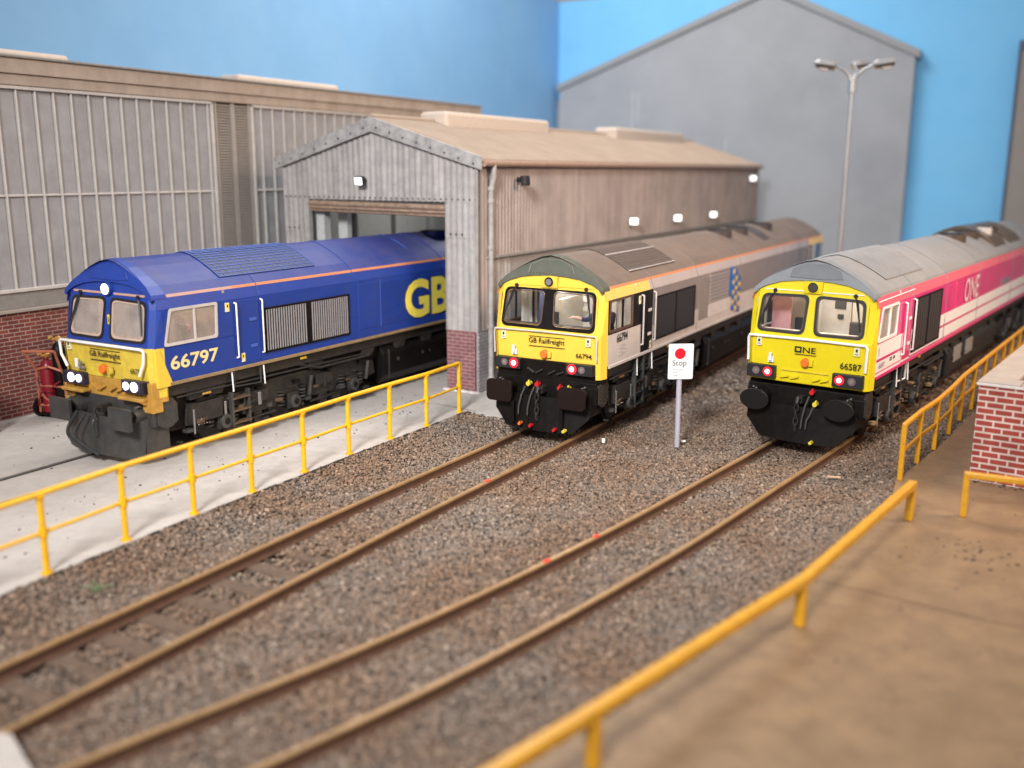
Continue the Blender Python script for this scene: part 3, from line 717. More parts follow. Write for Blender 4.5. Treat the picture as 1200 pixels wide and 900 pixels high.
        gg = q.build('side_grille', R, bevel=.005, seg=1)
        q = MB()
        if T1:
            for k in range(36):
                y = gy0+.075+k*(gy1-gy0-.12)/35.5
                if abs(y-(gy0+gy1)/2) < .045: continue
                q.box(s*1.33, s*1.348, y-.014, y+.014, gz0+.045, gz1-.045, SLATD)
        else:
            mm = MESHBK if T2 else mat('dark brown slats', (.035, .027, .025, 1), .6, .4, 20)
            q.box(s*1.33, s*1.338, gy0+.05, gy1-.05, gz0+.04, gz1-.04, mm)
            for k in range(30):
                z = gz0+.06+k*(gz1-gz0-.1)/30; q.box(s*1.33, s*1.343, gy0+.05, gy1-.05, z, z+.010, mm)
            if T3:
                for k in range(12):
                    y = gy0+.1+k*(gy1-gy0-.2)/11; q.box(s*1.33, s*1.348, y-.012, y+.012, gz0+.05, gz1-.05, MESHBK)
        q.build('grille_slats', gg)
        # equipment door + louvres
        q = MB(); bx(q, 1.31, 1.332, 5.97, 6.72, 1.82 if not T3 else 2.28, 2.92, body if not T2 else TAUPE); q.build('equipment_door', R, bevel=.012)
        q = MB(); ed = {1: BLUELT, 2: LOUVT, 3: MAGLT}[lv]
        q.tube([(s*1.33, 6.82, 1.80 if not T3 else 2.28), (s*1.33, 6.82, 2.95)], .010, ed, 4)
        n_ = 22 if not T3 else 16
        la, lb = (6.88, 11.4) if T1 else ((6.75, 8.5) if T2 else (6.3, 9.4))
        for k in range(n_):
            z = 1.83+k*(1.08/n_)
            if T3: z = 2.28+k*(.62/n_)
            q.prism([(0, 0), (.022, .008), (.004, .032)], lambda x, zz: (s*(1.32+x), la, z+zz), lambda x, zz: (s*(1.32+x), lb, z+zz), {1: BLUE, 2: TAUPE if z > 2.15 else LTGREY, 3: MAG}[lv])
            if T2 and k % 2: q.box(s*1.33, s*1.337, la, lb, z+.034, z+.044, LOUVT)
        q.build('side_louvre', R)
        RS = SIDE() if s > 0 else Matrix.Rotation(-PI/2, 4, 'Z') @ Matrix.Rotation(PI/2, 4, 'X')
        if T1:
            lettering('66797', .3, LYEL, R, (s*1.328, .94, 1.965), RS, height=.275, width=1.2, bold=.022, name='side_number')
            lettering('GB', 1, BIGY, R, (s*1.348, 8.80, 2.32), RS, height=1.0, width=2.0, bold=.035, name='side_lettering')
        if T2:
            lettering('66794', .3, INK, R, (s*1.328, .98, 2.135), RS, height=.19, width=.58, bold=.008, name='side_number')
            q = MB()
            for k in range(9):
                z = 1.96-k*.028; yy = .98+.12*sin(k*2.1); bx(q, 1.31, 1.326, yy-.16+.04*(k % 3), yy+.17-.05*(k % 2), z, z+.014, mat('faint emblem grey', (.40, .37, .40, 1), .5))
            q.build('side_emblem', R)
            q = MB(); bx(q, 1.31, 1.35, 8.58, 9.0, 2.22, 2.98, LOGOB)
            for a in range(8):
                for c_ in range(3):
                    zz = 2.84-a*.142-.05*c_; yy = 8.88+c_*.27
                    if c_ == 2 and a < 1: continue
                    m_ = LOGOY if (a+c_) % 2 == 0 else LOGOB
                    q.cyl((s*1.34, yy, zz), (s*(1.354+.002*c_), yy, zz), .105, m_, n=12)
            q.build('side_logo', R)
        if T3:
            lettering('66587', .1, GREYINK, R, (s*1.328, .62, 1.80), RS, height=.10, width=.40, bold=.006, name='side_number')
            lettering('ONE', 1, mat('faded pink white', (.78, .55, .58, 1), .5), R, (s*1.345, 8.6, 2.62), RS, height=.62, width=1.7, bold=.01, name='side_lettering')
            q = MB(); bx(q, 1.31, 1.326, 1.48, 1.58, 1.80, 1.86, INK); bx(q, 1.31, 1.326, 1.2, 1.38, 1.79, 1.87, GREYINK); bx(q, 1.31, 1.327, .35, .37, 2.02, 2.18, GREYINK)
            bx(q, 1.31, 1.33, 12.9, 14.2, 2.30, 2.47, GREYINK); q.build('data_panel', R)
        # underframe: solebar + gussets
        q = MB(); q.box(s*.9, s*1.22, .3, L-.4, 1.30, 1.54, UF); q.box(s*.9, s*1.05, .3, L-.4, .95, 1.32, BLK)
        for y in (.7, 1.2, 4.2, 6.1, 7.4, 8.6, 9.8, 12.3, 14.5, 16, 19):
            q.prism([(y, 1.53), (y+.75, 1.53), (y+.5, 1.12), (y+.15, 1.12)], lambda a, z: (s*1.20, a, z), lambda a, z: (s*1.05, a, z), UF)
        q.build('solebar', R, bevel=.008, seg=1)
        # bogies
        for bi, yb in enumerate((3.75, 16.85)):
            q = MB(); out_ = [(-3.0, .62), (-2.95, .95), (-2.2, 1.06), (-1.2, .98), (-.6, 1.12), (.6, 1.12), (1.2, .98), (2.2, 1.10), (2.95, .95), (3.0, .62), (2.5, .55), (2.2, .72), (1.7, .72), (1.4, .50), (.5, .50), (.25, .70), (-.25, .70), (-.5, .50), (-1.4, .50), (-1.7, .72), (-2.2, .72), (-2.5, .55)]
            q.prism(out_, lambda y, z: (s*1.14, yb+y, z), lambda y, z: (s*1.02, yb+y, z), UF)
            for k, dy in enumerate((-2.05, 0, 2.05)):
                q.box(s*1.0, s*1.22, yb+dy-.17, yb+dy+.17, .38, .72, UF); q.cyl((s*1.2, yb+dy, .53), (s*1.30, yb+dy, .53), .15, UFLT, n=16)
                q.cyl((s*1.28, yb+dy, .53), (s*1.32, yb+dy, .53), .07, BLK, n=12)
                for e in (-.34, .34):
                    for c_ in range(5): q.cyl((s*1.13, yb+dy+e, .48+c_*.075), (s*1.13, yb+dy+e, .515+c_*.075), .10, UFLT if c_ % 2 else UF, n=12)
                q.obox((s*1.22, yb+dy+.55, .78), (.03, 0, 0), (0, .035, 0), (0, .05, .22), UFLT)
            for e in (-1.05, 1.05):
                q.box(s*1.13, s*1.22, yb+e-.28, yb+e+.28, .72, .98, UF); q.box(s*1.21, s*1.235, yb+e-.04, yb+e+.05, .66, .94, STEEL if e < 0 else UF)
                q.tube([(s*1.18, yb+e-.5, .40), (s*1.18, yb+e+.5, .42)], .03, UF, 6); q.box(s*1.05, s*1.16, yb+e-.12, yb+e+.12, .22, .5, UF)
            q.build('bogie_frame', R, bevel=.010, seg=1)
            for dy in (-2.05, 0, 2.05):
                q = MB(); q.cyl((s*.60, yb+dy, .50), (s*.76, yb+dy, .50), .50, BLK, n=32); q.cyl((s*.74, yb+dy, .50), (s*.79, yb+dy, .50), .40, UF, n=32); q.build('wheel', R, smooth=True)
        # step ladder under the door, equipment boxes, loops
        for ya in (1.86, 18.3):
            q = MB()
            for y in (ya, ya+.46): q.box(s*1.22, s*1.32, y-.03, y+.03, .38, 1.10 if T1 else 1.5, UFLT)
            for z in (.42, .68, .94): q.box(s*1.16, s*1.345, ya-.02, ya+.48, z, z+.035, UFBR if not T2 else UF)
            q.build('cab_step', R, bevel=.006, seg=1)
            q = MB(); q.tube([(s*1.28, ya+.1, 1.53), (s*1.28, ya+.1, 1.2), (s*1.28, ya+.85, 1.16), (s*1.28, ya+.85, 1.53)], .022, UFLT if not T3 else WHITE, 6); q.build('grab_loop', R, smooth=True)
            for y in (ya+.02, ya+.92):
                q2_ = MB(); q2_.tube([(s*1.31, y, 1.52), (s*1.33, y, 1.12)], .016, WHITE, 6); q2_.build('grab_rail', R, smooth=True)
        q = MB()
        oc = [(.02, .80), (.16, .72), (.34, .72), (.50, .82), (.50, 1.16), (.38, 1.30), (.16, 1.30), (.02, 1.18)]
        q.prism(oc, lambda y, z: (s*1.25, y, z), lambda y, z: (s*1.0, y, z), UFLT if T1 else UF)
        for k in range(14):
            a = k*2*PI/14; q.box(s*1.245, s*1.262, .26+.185*cos(a)-.01, .26+.185*cos(a)+.01, 1.01+.23*sin(a)-.01, 1.01+.23*sin(a)+.01, UFBR)
        q.build('sandbox', R, bevel=.012)
        q = MB(); q.box(s*1.08, s*1.27, .82, 1.62, .66, 1.05, UF); q.box(s*1.26, s*1.285, .84, .88, .45, .95, STEEL); q.box(s*1.1, s*1.24, 1.0, 1.5, 1.05, 1.12, BLK)
        q.cyl((s*1.2, 1.15, 1.20), (s*1.2, 1.38, 1.20), .035, BRASS, n=10); q.box(s*1.26, s*1.28, 1.66, 1.72, .66, .95, STEEL)
        for k in range(9): q.box(s*1.262, s*1.285, .95+.07*(k % 5), .98+.07*(k % 5), .60+.1*(k//5), .63+.1*(k//5), STEEL if k % 3 == 0 else UFBR)
        q.build('equipment_box', R, bevel=.015)
        # fuel tank
        q = MB(); q.loft([[(s*x, y, z) for x, z in ((.1, .28), (1.02, .28), (1.22, .5), (1.24, 1.05), (1.1, 1.25), (.1, 1.25))] for y in (7.0, 13.4)], BLK if not T3 else UF)
        for y in (7.6, 8.7, 9.0, 10.3, 11.8): q.cyl((s*1.23, y, .85), (s*1.27, y, .85), .06 if y != 9 else .03, UF, n=12)
        q.box(s*1.2, s*1.26, 7.2, 7.25, .4, 1.15, UF)
        q.build('fuel_tank', R, bevel=.03)
        q = MB(); q.tube([(s*1.24, .5, 1.26), (s*1.26, 3.2, 1.24), (s*1.24, 6.2, 1.20)], .02, UF, 5); q.tube([(s*1.2, 4.0, 1.3), (s*1.25, 4.6, 1.14), (s*1.25, 6.4, 1.14)], .03, UF, 5)
        for k in range(26):
            y = .5+k*.23+.06*sin(k*5); z = .34+.16*(k % 5)+.05*sin(k*3); hh = .03+.05*abs(sin(k*7))
            q.box(s*1.14, s*(1.25+.03*sin(k)), y, y+.07+.12*abs(sin(k*2.3)), z, z+hh, [UF, UFLT, UFBR, UF, BLK][k % 5] if not T3 else [UF, GOLDHI, UFBR, GOLDHI, UF][k % 5])
        if T3:
            for y in (7.6, 9.0): q3_ = MB(); q3_.box(s*1.24, s*1.28, y, y+.8, .75, 1.15, LEDGE); q3_.build('tank_panel', R, bevel=.01)
        q.build('pipework', R)
        # small lifting-lug label
        q = MB(); q.box(s*1.2, s*1.235, 3.9+.1, 4.2, 1.42, 1.47, LABELY); q.build('lug_mark', R)
    # ---- interior of the cab
    I = MB(); lin = CABBR if T1 else CREAM
    I.box(-1.27, 1.27, 1.78, 1.84, 1.62, 3.2, lin); I.box(-1.27, 1.27, .12, 1.8, 1.62, 1.70, lin)
    I.box(-1.1, 1.1, .3, 1.8, 3.32, 3.36, lin)
    I.box(-1.2, 1.2, .14, .48, 2.05, 2.37, DARKSEAT if T2 else lin)
    I.box(-.35, .30, 1.74, 1.79, 1.7, 3.0, LTGREY); I.box(-.05, .18, 1.70, 1.79, 2.72, 2.92, DARKSEAT if T3 else lin); I.box(.02, .14, 1.70, 1.79, 2.5, 2.6, DARKSEAT if T3 else lin)
    I.box(-.02, .02, .6, 1.8, 1.7, 2.9, lin) if T2 else None
    cb = I.build('cab_interior', R)
    ld = bpy.data.lights.new('cab_fill_light', 'POINT'); ld.energy = {1: 26, 2: 55, 3: 45}[lv]; ld.color = {1: (1, .78, .6), 2: (1, .97, .95), 3: (1, .93, .84)}[lv]; ld.shadow_soft_size = .12
    lo_ = bpy.data.objects.new('cab_fill_light', ld); COL.objects.link(lo_); lo_.parent = R; lo_.location = (0, .75, 3.2)  # fill lamp added to brighten the cab behind the glass
    for x, y in ((-.55, 1.0), (.62, 1.05)):
        st = MB(); st.box(x-.22, x+.22, y-.2, y+.25, 2.05, 2.18, DARKSEAT); st.box(x-.2, x+.2, y+.2, y+.29, 2.15, 2.52, DARKSEAT); st.box(x-.05, x+.05, y-.05, y+.05, 1.7, 2.1, DARKSEAT)
        st.build('seat', cb, bevel=.03)
    for s in (-1, 1):
        st = MB(); ring = []
        for z in (2.15, 3.12): ring.append([(s*(1.16+.025*cos(k*1.9)), 1.0+.028*k, z) for k in range(18)])
        st.loft(ring, {1: mat('brown curtain', (.42, .31, .25, 1), .8), 2: WHITE, 3: CREAM}[lv], cap=False, close=False); st.build('curtain', cb, smooth=True)
    if T3:
        st = MB(); st.box(-1.15, -.72, .9, .93, 2.0, 3.1, CURT); st.box(-.35, -.30, .7, 1.3, 2.0, 3.1, CREAM); st.build('curtain', cb)
    if T2:
        st = MB(); st.box(-.62, -.56, .7, 1.3, 1.7, 3.1, SLEEVE); st.build('cab_partition', cb)
    if T1:
        st = MB(); st.box(.35, .42, .5, .9, 2.0, 3.05, LTGREY); st.box(-.9, -.84, .5, .8, 2.0, 3.0, LTGREY); st.build('cab_partition', cb)
    return R

P1 = (-7.798, 18.357); P2 = (.746, 20.443); P3 = (6.079, 19.569)
A1, A2, A3 = .524757, .516133, .632324
loco(1, (P1[0], P1[1], Z0), A1, 'blue diesel locomotive with big yellow letters, number 66797, entering the shed')
l2 = loco(2, (P2[0], P2[1], 0), A2, 'grey and beige diesel locomotive with bright yellow cab, number 66794, on the middle track')
loco(3, (P3[0], P3[1], 0), A3, 'magenta and white diesel locomotive with yellow nose, number 66587, on the right track')

# driver in the middle locomotive
def driver():
    vs = [(.92, 1.02, 2.15), (.92, 1.0, 2.35), (.92, .96, 2.58), (.92, .95, 2.68), (.92, .93, 2.78), (.92, .90, 2.90),
          (.70, .93, 2.60), (.62, .68, 2.48), (.40, .48, 2.55), (1.12, .93, 2.60), (1.14, .70, 2.44), (1.0, .50, 2.46),
          (.80, .98, 2.15), (.78, .60, 2.17), (.78, .56, 1.80), (1.04, .98, 2.15), (1.04, .60, 2.17), (1.04, .56, 1.80)]
    rs = [.15, .16, .15, .06, .075, .085, .075, .06, .035, .075, .06, .035, .10, .08, .06, .10, .08, .06]
    es = [(0, 1), (1, 2), (2, 3), (3, 4), (4, 5), (2, 6), (6, 7), (7, 8), (2, 9), (9, 10), (10, 11), (0, 12), (12, 13), (13, 14), (0, 15), (15, 16), (16, 17)]
    # fingers of both hands
    def hand(root, base, dirx):
        k0 = len(vs)
        for i in range(5):
            fx = (i-2)*.016
            a = (base[0]+dirx*.035, base[1]-.02+fx, base[2]+(.012 if i else -.01)); b2 = (base[0]+dirx*(.075-.006*abs(i-2)), base[1]-.03+fx*1.3, base[2]-.005); c2 = (base[0]+dirx*(.095-.008*abs(i-2)), base[1]-.035+fx*1.3, base[2]-.03)
            n = len(vs); vs.extend([a, b2, c2]); rs.extend([.010, .009, .008]); es.extend([(root, n), (n, n+1), (n+1, n+2)])
    hand(8, vs[8], -1); hand(11, vs[11], -1)
    me = bpy.data.meshes.new('person'); me.from_pydata(vs, es, [])
    me.materials.append(SLEEVE); o = bpy.data.objects.new('person', me); COL.objects.link(o)
    sk = o.modifiers.new('skin', 'SKIN'); 
    for i, d in enumerate(me.skin_vertices[0].data): d.radius = (rs[i], rs[i]); d.use_root = (i == 0)
    ss = o.modifiers.new('sub', 'SUBSURF'); ss.levels = 1; ss.render_levels = 1
    o.location = (P2[0], P2[1], 0); o.rotation_euler.z = -A2
    bpy.context.view_layer.update(); dg = bpy.context.evaluated_depsgraph_get()
    m2 = bpy.data.meshes.new_from_object(o.evaluated_get(dg)); o.modifiers.clear(); o.data = m2
    m2.materials.clear(); m2.materials.append(SLEEVE); m2.materials.append(SKIN)
    for p in m2.polygons:
        c = p.center
        sk_ = c.z > 2.70 or (c.y < .56 and c.z > 2.3)
        p.material_index = 1 if sk_ else 0; p.use_smooth = True
    tag(o, 'driver in a navy jacket reaching over the desk of the middle yellow-fronted cab', 'person')
    h = MB(); h.tube([(.92, .94, 2.90), (.92, .93, 2.97), (.92, .92, 3.0)], [.095, .075, .02], HAIR, 12); h.build('hair', o, smooth=True)
    fc = MB()
    for s in (-1, 1): fc.obox((.92+s*.03, .812, 2.90), (.01, 0, 0), (0, .006, 0), (0, 0, .006), INK); fc.obox((.92+s*.088, .90, 2.88), (.01, 0, 0), (0, .02, 0), (0, 0, .028), SKIN)
    fc.obox((.92, .80, 2.87), (.012, 0, 0), (0, .02, 0), (0, 0, .02), SKIN); fc.obox((.92, .815, 2.835), (.025, 0, 0), (0, .006, 0), (0, 0, .005), REDP)
    fc.build('face', o, smooth=True)
driver()

# ------------------------------------------------------------------ track
def smoothpath(pts, step=.25):
    pts = [Vector((p[0], p[1], 0)) for p in pts]; out = []
    P = [2*pts[0]-pts[1]]+pts+[2*pts[-1]-pts[-2]]
    for i in range(1, len(P)-2):
        p0, p1, p2, p3 = P[i-1:i+3]; n = max(2, int((p2-p1).length/step))
        for k in range(n):
            t = k/n; out.append(.5*((2*p1)+(p2-p0)*t+(2*p0-5*p1+4*p2-p3)*t*t+(3*p1-p0-3*p2+p3)*t**3))
    out.append(pts[-1]); return out
def normals(path):
    N = []
    for i in range(len(path)):
        t = (path[min(i+1, len(path)-1)]-path[max(i-1, 0)]).normalized(); N.append(Vector((t.y, -t.x, 0)))
    return N
def track(centre, z, label, sleepers=True, gauge=.645):
    R = empty('railway_track', (0, 0, 0)); tag(R, label, 'railway track', 'railway tracks through the yard')
    path = smoothpath(centre); N = normals(path)
    for s in (-1, 1):
        for_r = []
        sec = [(-.036, 0), (.036, 0), (.036, -.035), (.012, -.05), (.012, -.15), (.07, -.185), (-.07, -.185), (-.012, -.15), (-.012, -.05), (-.036, -.035)]
        rings = [[p+n*(s*gauge+a)+Vector((0, 0, z+c)) for a, c in sec] for p, n in zip(path, N)]
        m = MB(); m.loft(rings, RAILS); k = m.m(RAILT)
        nn = len(sec)
        for i in range(len(rings)-1): m.mi[i*nn+0] = k; m.mi[i*nn+1] = RAILT and m.m(RAILT)
        m.build('rail', R)
    if sleepers:
        d = 0; nxt = 0
        for i in range(len(path)-1):
            seg = (path[i+1]-path[i]).length
            while nxt < d+seg and d < 30:
                p = path[i]+(path[i+1]-path[i])*((nxt-d)/seg); n = N[i]; t = Vector((-n.y, n.x, 0))
                m = MB(); m.obox(p+Vector((0, 0, z-.245)), n*1.2, t*.125, Vector((0, 0, .055)), SLEEP); m.build('sleeper', R, bevel=.01, seg=1)
                nxt += .66
            d += seg
    return R
def ray(p, a, d): return (p[0]+sin(a)*d, p[1]+cos(a)*d)
c2 = [(-7.6, 5.9), (-6.55, 7.9), (-5.55, 9.65), (-4.42, 11.6), (-3.25, 13.65), (-2.02, 15.8), (-.85, 17.75), ray(P2, A2, 0), ray(P2, A2, 8), ray(P2, A2, 16), ray(P2, A2, 25.5)]
c3 = [(-6.6, 5.2), (-4.9, 6.8), (-3.37, 8.34), (-1.45, 10.2), (.25, 12.08), (2.33, 14.61), (4.45, 17.41), ray(P3, A3, .6), ray(P3, A3, 8), ray(P3, A3, 16), ray(P3, A3, 26)]
tr2 = track(c2, 0, 'rusty ballasted railway track running under the middle yellow-fronted locomotive')
tr3 = track(c3, 0, 'rusty ballasted railway track running under the magenta locomotive at right')
def onrail(cpts, y, side, g=.645):
    path = smoothpath(cpts); N = normals(path); i = min(range(len(path)), key=lambda k: abs(path[k].y-y))
    return path[i]+N[i]*side*g, N[i]
for rt, cc, y, sd in ((tr2, c2, 17.6, 1), (tr3, c3, 13.95, -1), (tr3, c3, 13.05, -1)):
    p, n = onrail(cc, y, sd); t = Vector((-n.y, n.x, 0)); m = MB(); m.obox(p+Vector((0, 0, .004)), n*.038, t*.07, (0, 0, .010), mat('red paint dab', (.75, .05, .02, 1), .5)); m.build('paint_mark', rt, bevel=.01)
# inset track in the apron
R1 = empty('railway_track', (P1[0], P1[1], Z0), -A1); tag(R1, 'rails sunk flush into the pale concrete under the blue locomotive', 'railway track', 'railway tracks through the yard')
for s in (-1, 1):
    m = MB(); m.box(s*.61, s*.68, -16, 40, -.1, .012, STEEL); m.build('rail', R1)
    m = MB(); m.box(s*.54, s*.612, -16, 40, -.1, .006, EDGEB); m.build('flangeway', R1)

# ------------------------------------------------------------------ ground
def sheet(name, pts, z, thick, mt, kind='structure'):
    m = MB(); m.prism(pts, lambda x, y: (x, y, z), lambda x, y: (x, y, z-thick), mt)
    o = m.build(name); o['kind'] = kind; return o
m = MB(); m.box(-60, 60, -20, 90, -.40, -.30, DIRT); gb_ = m.build('ground'); gb_['kind'] = 'structure'
edge = [(-8.3, 9.4), (-7.55, 10.75), (-6.83, 12.0), (-6.50, 12.66), (-5.86, 13.86), (-5.21, 15.08), (-4.56, 16.2), (-3.87, 17.36), (-3.2, 18.58), (-2.52, 19.75), (-1.86, 20.82), (-1.22, 22.0), (-1.05, 22.18), (-.7, 21.9), (-.28, 21.55), (.12, 21.72)]
apron = edge + [tuple(SW(1.55, 2)[:2]), tuple(SW(1.55, 26.9)[:2]), tuple(SW(-12, 26.9)[:2]), tuple(SW(-12, -25)[:2]), (-9.5, 7.2)]
ap = sheet('concrete_apron', apron, Z0, .36, CONC)
# crack/seam lines on the apron (broken slab joint by the shed)
m = MB()
def strip(m, pts, w, z, mt):
    for a, b2 in zip(pts, pts[1:]):
        a = Vector((a[0], a[1], z)); b2 = Vector((b2[0], b2[1], z)); t = (b2-a).normalized(); n = Vector((t.y, -t.x, 0))*w/2
        m.face([a-n, a+n, b2+n, b2-n], mt)
plat = [(-3.2, 5.0), (-1.2, 6.8), (.15, 8.2), (1.1, 9.15), (2.1, 10.2), (3.0, 11.25), (3.85, 12.35), (5.0, 13.85), (6.0, 15.2), (6.75, 16.3), (7.05, 16.95), (7.95, 18.1), (8.7, 19.05), (9.6, 20.3), (11.6, 23.1), (14.6, 27.3), (18, 32), (40, 32), (40, 2), (-3.2, 2)]
pf = sheet('platform', plat, .10, .36, PLAT)
slab = sheet('concrete_slab', [(-5.28, 8.87), (-5.1, 8.86), (-4.55, 8.2), (-4.0, 7.5), (-5.2, 6.6), (-7.0, 7.2)], .012, .3, CONC)
# dark broken strip of uneven width along the apron edge
m = MB()
for a, b2 in zip(edge[2:], edge[3:]):
    A = Vector((*a, Z0)); B = Vector((*b2, Z0)); k = 7
    t = (B-A).normalized(); n = Vector((t.y, -t.x, 0))
    for i in range(k):
        if random.random() < .25: continue
        p = A.lerp(B, (i+.5)/k)+n*.02; w = .006+.03*random.random()**2.5
        m.obox(p+Vector((0, 0, -.05)), t*((B-A).length/k/2*1.05), n*w, (0, 0, .054), EDGEB)
e_ = m.build('slab_edging'); e_['kind'] = 'structure'
m = MB(); pts = [(4.05, 12.66), (4.5, 12.35), (5.0, 12.02), (5.5, 11.66), (6.0, 11.3), (6.6, 10.98), (7.6, 10.3)]
strip(m, pts, .02, .104, mat('platform joint', (.13, .075, .04, 1), .9)); j = m.build('platform_joint'); j['kind'] = 'structure'
m = MB(); strip(m, [tuple(SW(-3.0, -1.6)[:2]), tuple(SW(-1.5, -1.75)[:2]), tuple(SW(-.2, -1.55)[:2]), tuple(SW(1.0, -1.7)[:2])], .02, Z0+.004, EDGEB)
strip(m, [tuple(SW(-3.0, -1.63)[:2]), tuple(SW(-1.5, -1.78)[:2]), tuple(SW(-.2, -1.58)[:2])], .03, Z0+.008, COPEW); j = m.build('apron_joint'); j['kind'] = 'structure'

# ballast: many small angular stones, one object
def inpoly(x, y, poly):
    c = np.zeros(x.shape, bool); n = len(poly)
    for i in range(n):
        x1, y1 = poly[i]; x2, y2 = poly[i-1]
        cond = ((y1 > y) != (y2 > y))
        with np.errstate(divide='ignore', invalid='ignore'):
            xi = (x2-x1)*(y-y1)/(y2-y1)+x1
        c ^= cond & (x < xi)
    return c
path2 = np.array([p[:2] for p in smoothpath(c2, .3)]); path3 = np.array([p[:2] for p in smoothpath(c3, .3)])
def dist(x, y, path):
    d = np.full(x.shape, 1e9)
    for (ax, ay), (bx_, by_) in zip(path, path[1:]):
        vx, vy = bx_-ax, by_-ay; L2 = vx*vx+vy*vy
        t = np.clip(((x-ax)*vx+(y-ay)*vy)/L2, 0, 1); d = np.minimum(d, np.hypot(x-ax-t*vx, y-ay-t*vy))
    return d
def ballast():
    X = []; Y = []; S = []
    for (ya, yb, st, sz) in ((6.2, 24, .041, .0225), (24, 34, .09, .05), (34, 46, .16, .09)):
        gx, gy = np.meshgrid(np.arange(-9, 24, st), np.arange(ya, yb, st))
        x = (gx+rng.uniform(-.5, .5, gx.shape)*st).ravel(); y = (gy+rng.uniform(-.5, .5, gx.shape)*st).ravel()
        # camera frustum with margin, for economy
        k = (np.abs(x) < y*.60+2.0)
        x, y = x[k], y[k]; X.append(x); Y.append(y); S.append(np.full(x.shape, sz))
    x = np.concatenate(X); y = np.concatenate(Y); sz = np.concatenate(S)
    k = ~inpoly(x, y, [(p[0], p[1]) for p in apron]) & ~inpoly(x, y, plat)
    x, y, sz = x[k], y[k], sz[k]
    d2 = dist(x, y, path2); d3 = dist(x, y, path3)
    dm = np.minimum(d2, d3)
    k = np.abs(dm-.645) > .075
    # thinner fill over the sleepers of the middle track in the foreground
    k &= ~((d2 < .60) & (y < 14.8) & (rng.random(x.shape) < .33))
    x, y, sz, dm, d2 = x[k], y[k], sz[k], dm[k], d2[k]
    z = np.full(x.shape, -.16)+.03*np.sin(x*1.7+y*.9)*np.sin(y*1.3)
    z = np.where(dm < .62, -.185, z); z = np.where((d2 < .6) & (y < 14.0), -.232, z); z = np.where((dm > .6) & (dm < .9), -.175, z)
    de = np.minimum(dist(x, y, np.array(edge)), dist(x, y, np.array(plat[:19])))
    z = np.where(dm > .8, np.maximum(z, .055-.25*de), z)
    z += rng.normal(0, .012, x.shape)
    n = len(x)
    cube = np.array([(-1, -1, -1), (1, -1, -1), (1, 1, -1), (-1, 1, -1), (-1, -1, 1), (1, -1, 1), (1, 1, 1), (-1, 1, 1)], float)
    V = cube[None]*rng.uniform(.45, 1.15, (n, 8, 3))
    V *= (sz[:, None]*rng.uniform(.55, 1.35, (n, 1)))[:, :, None]*np.array([1, 1, .8])
    V[:, :, 0] *= rng.uniform(.8, 1.4, (n, 1))
    a = rng.uniform(0, PI, n); b = rng.normal(0, .45, n)
    ca, sa, cb, sb = np.cos(a)[:, None], np.sin(a)[:, None], np.cos(b)[:, None], np.sin(b)[:, None]
    vx, vy, vz = V[:, :, 0], V[:, :, 1], V[:, :, 2]
    vy, vz = vy*cb-vz*sb, vy*sb+vz*cb
    vx, vy = vx*ca-vy*sa, vx*sa+vy*ca
    co_ = np.stack([vx+x[:, None], vy+y[:, None], vz+z[:, None]], 2).reshape(-1, 3)
    F = np.array([(0, 3, 2, 1), (4, 5, 6, 7), (0, 1, 5, 4), (1, 2, 6, 5), (2, 3, 7, 6), (3, 0, 4, 7)])
    F = (F[None]+8*np.arange(n)[:, None, None]).reshape(-1)
    me = bpy.data.meshes.new('ballast'); me.vertices.add(n*8); me.vertices.foreach_set('co', co_.ravel())
    me.loops.add(n*24); me.loops.foreach_set('vertex_index', F.astype(np.int32)); me.polygons.add(n*6)
    me.polygons.foreach_set('loop_start', np.arange(0, n*24, 4, dtype=np.int32)); me.update()
    pal = np.array([(.225, .178, .142), (.175, .14, .113), (.12, .098, .082), (.27, .22, .18), (.19, .168, .152), (.34, .295, .25), (.22, .165, .125), (.08, .068, .058)])*1.0
    pr = np.array([.24, .2, .13, .14, .12, .05, .08, .04]); idx = rng.choice(len(pal), n, p=pr)
    colr = pal[idx]*rng.uniform(.8, 1.25, (n, 1))
    cl = np.concatenate([np.repeat(colr, 6, 0), np.ones((n*6, 1))], 1)
    at = me.attributes.new('stone', 'FLOAT_COLOR', 'FACE'); at.data.foreach_set('color', cl.ravel())
    mt = bpy.data.materials.new('ballast stone'); mt.use_nodes = True; nt = mt.node_tree
    an = nt.nodes.new('ShaderNodeAttribute'); an.attribute_name = 'stone'
    # large soft areas of rusty brown dust on the stones
    tc = nt.nodes.new('ShaderNodeTexCoord'); nz = nt.nodes.new('ShaderNodeTexNoise'); nz.inputs['Scale'].default_value = .55; nz.inputs['Detail'].default_value = 5
    nt.links.new(tc.outputs['Object'], nz.inputs['Vector'])
    mr = nt.nodes.new('ShaderNodeMapRange'); mr.inputs['From Min'].default_value = .35; mr.inputs['From Max'].default_value = .62; mr.inputs['To Min'].default_value = .15; mr.inputs['To Max'].default_value = .75
    nt.links.new(nz.outputs['Fac'], mr.inputs['Value'])
    mx = nt.nodes.new('ShaderNodeMix'); mx.data_type = 'RGBA'; mx.blend_type = 'MULTIPLY'; mx.inputs['B'].default_value = (1.0, .74, .54, 1)
    nt.links.new(mr.outputs['Result'], mx.inputs['Factor']); nt.links.new(an.outputs['Color'], mx.inputs['A'])
    bs = nt.nodes['Principled BSDF']; bs.inputs['Roughness'].default_value = .7; nt.links.new(mx.outputs['Result'], bs.inputs['Base Color'])
    me.materials.append(mt)
    o = bpy.data.objects.new('ballast', me); COL.objects.link(o)
    tag(o, 'loose brown and grey ballast stones between and around the rails', 'gravel', kind='stuff')
    print('ballast stones', n)
ballast()
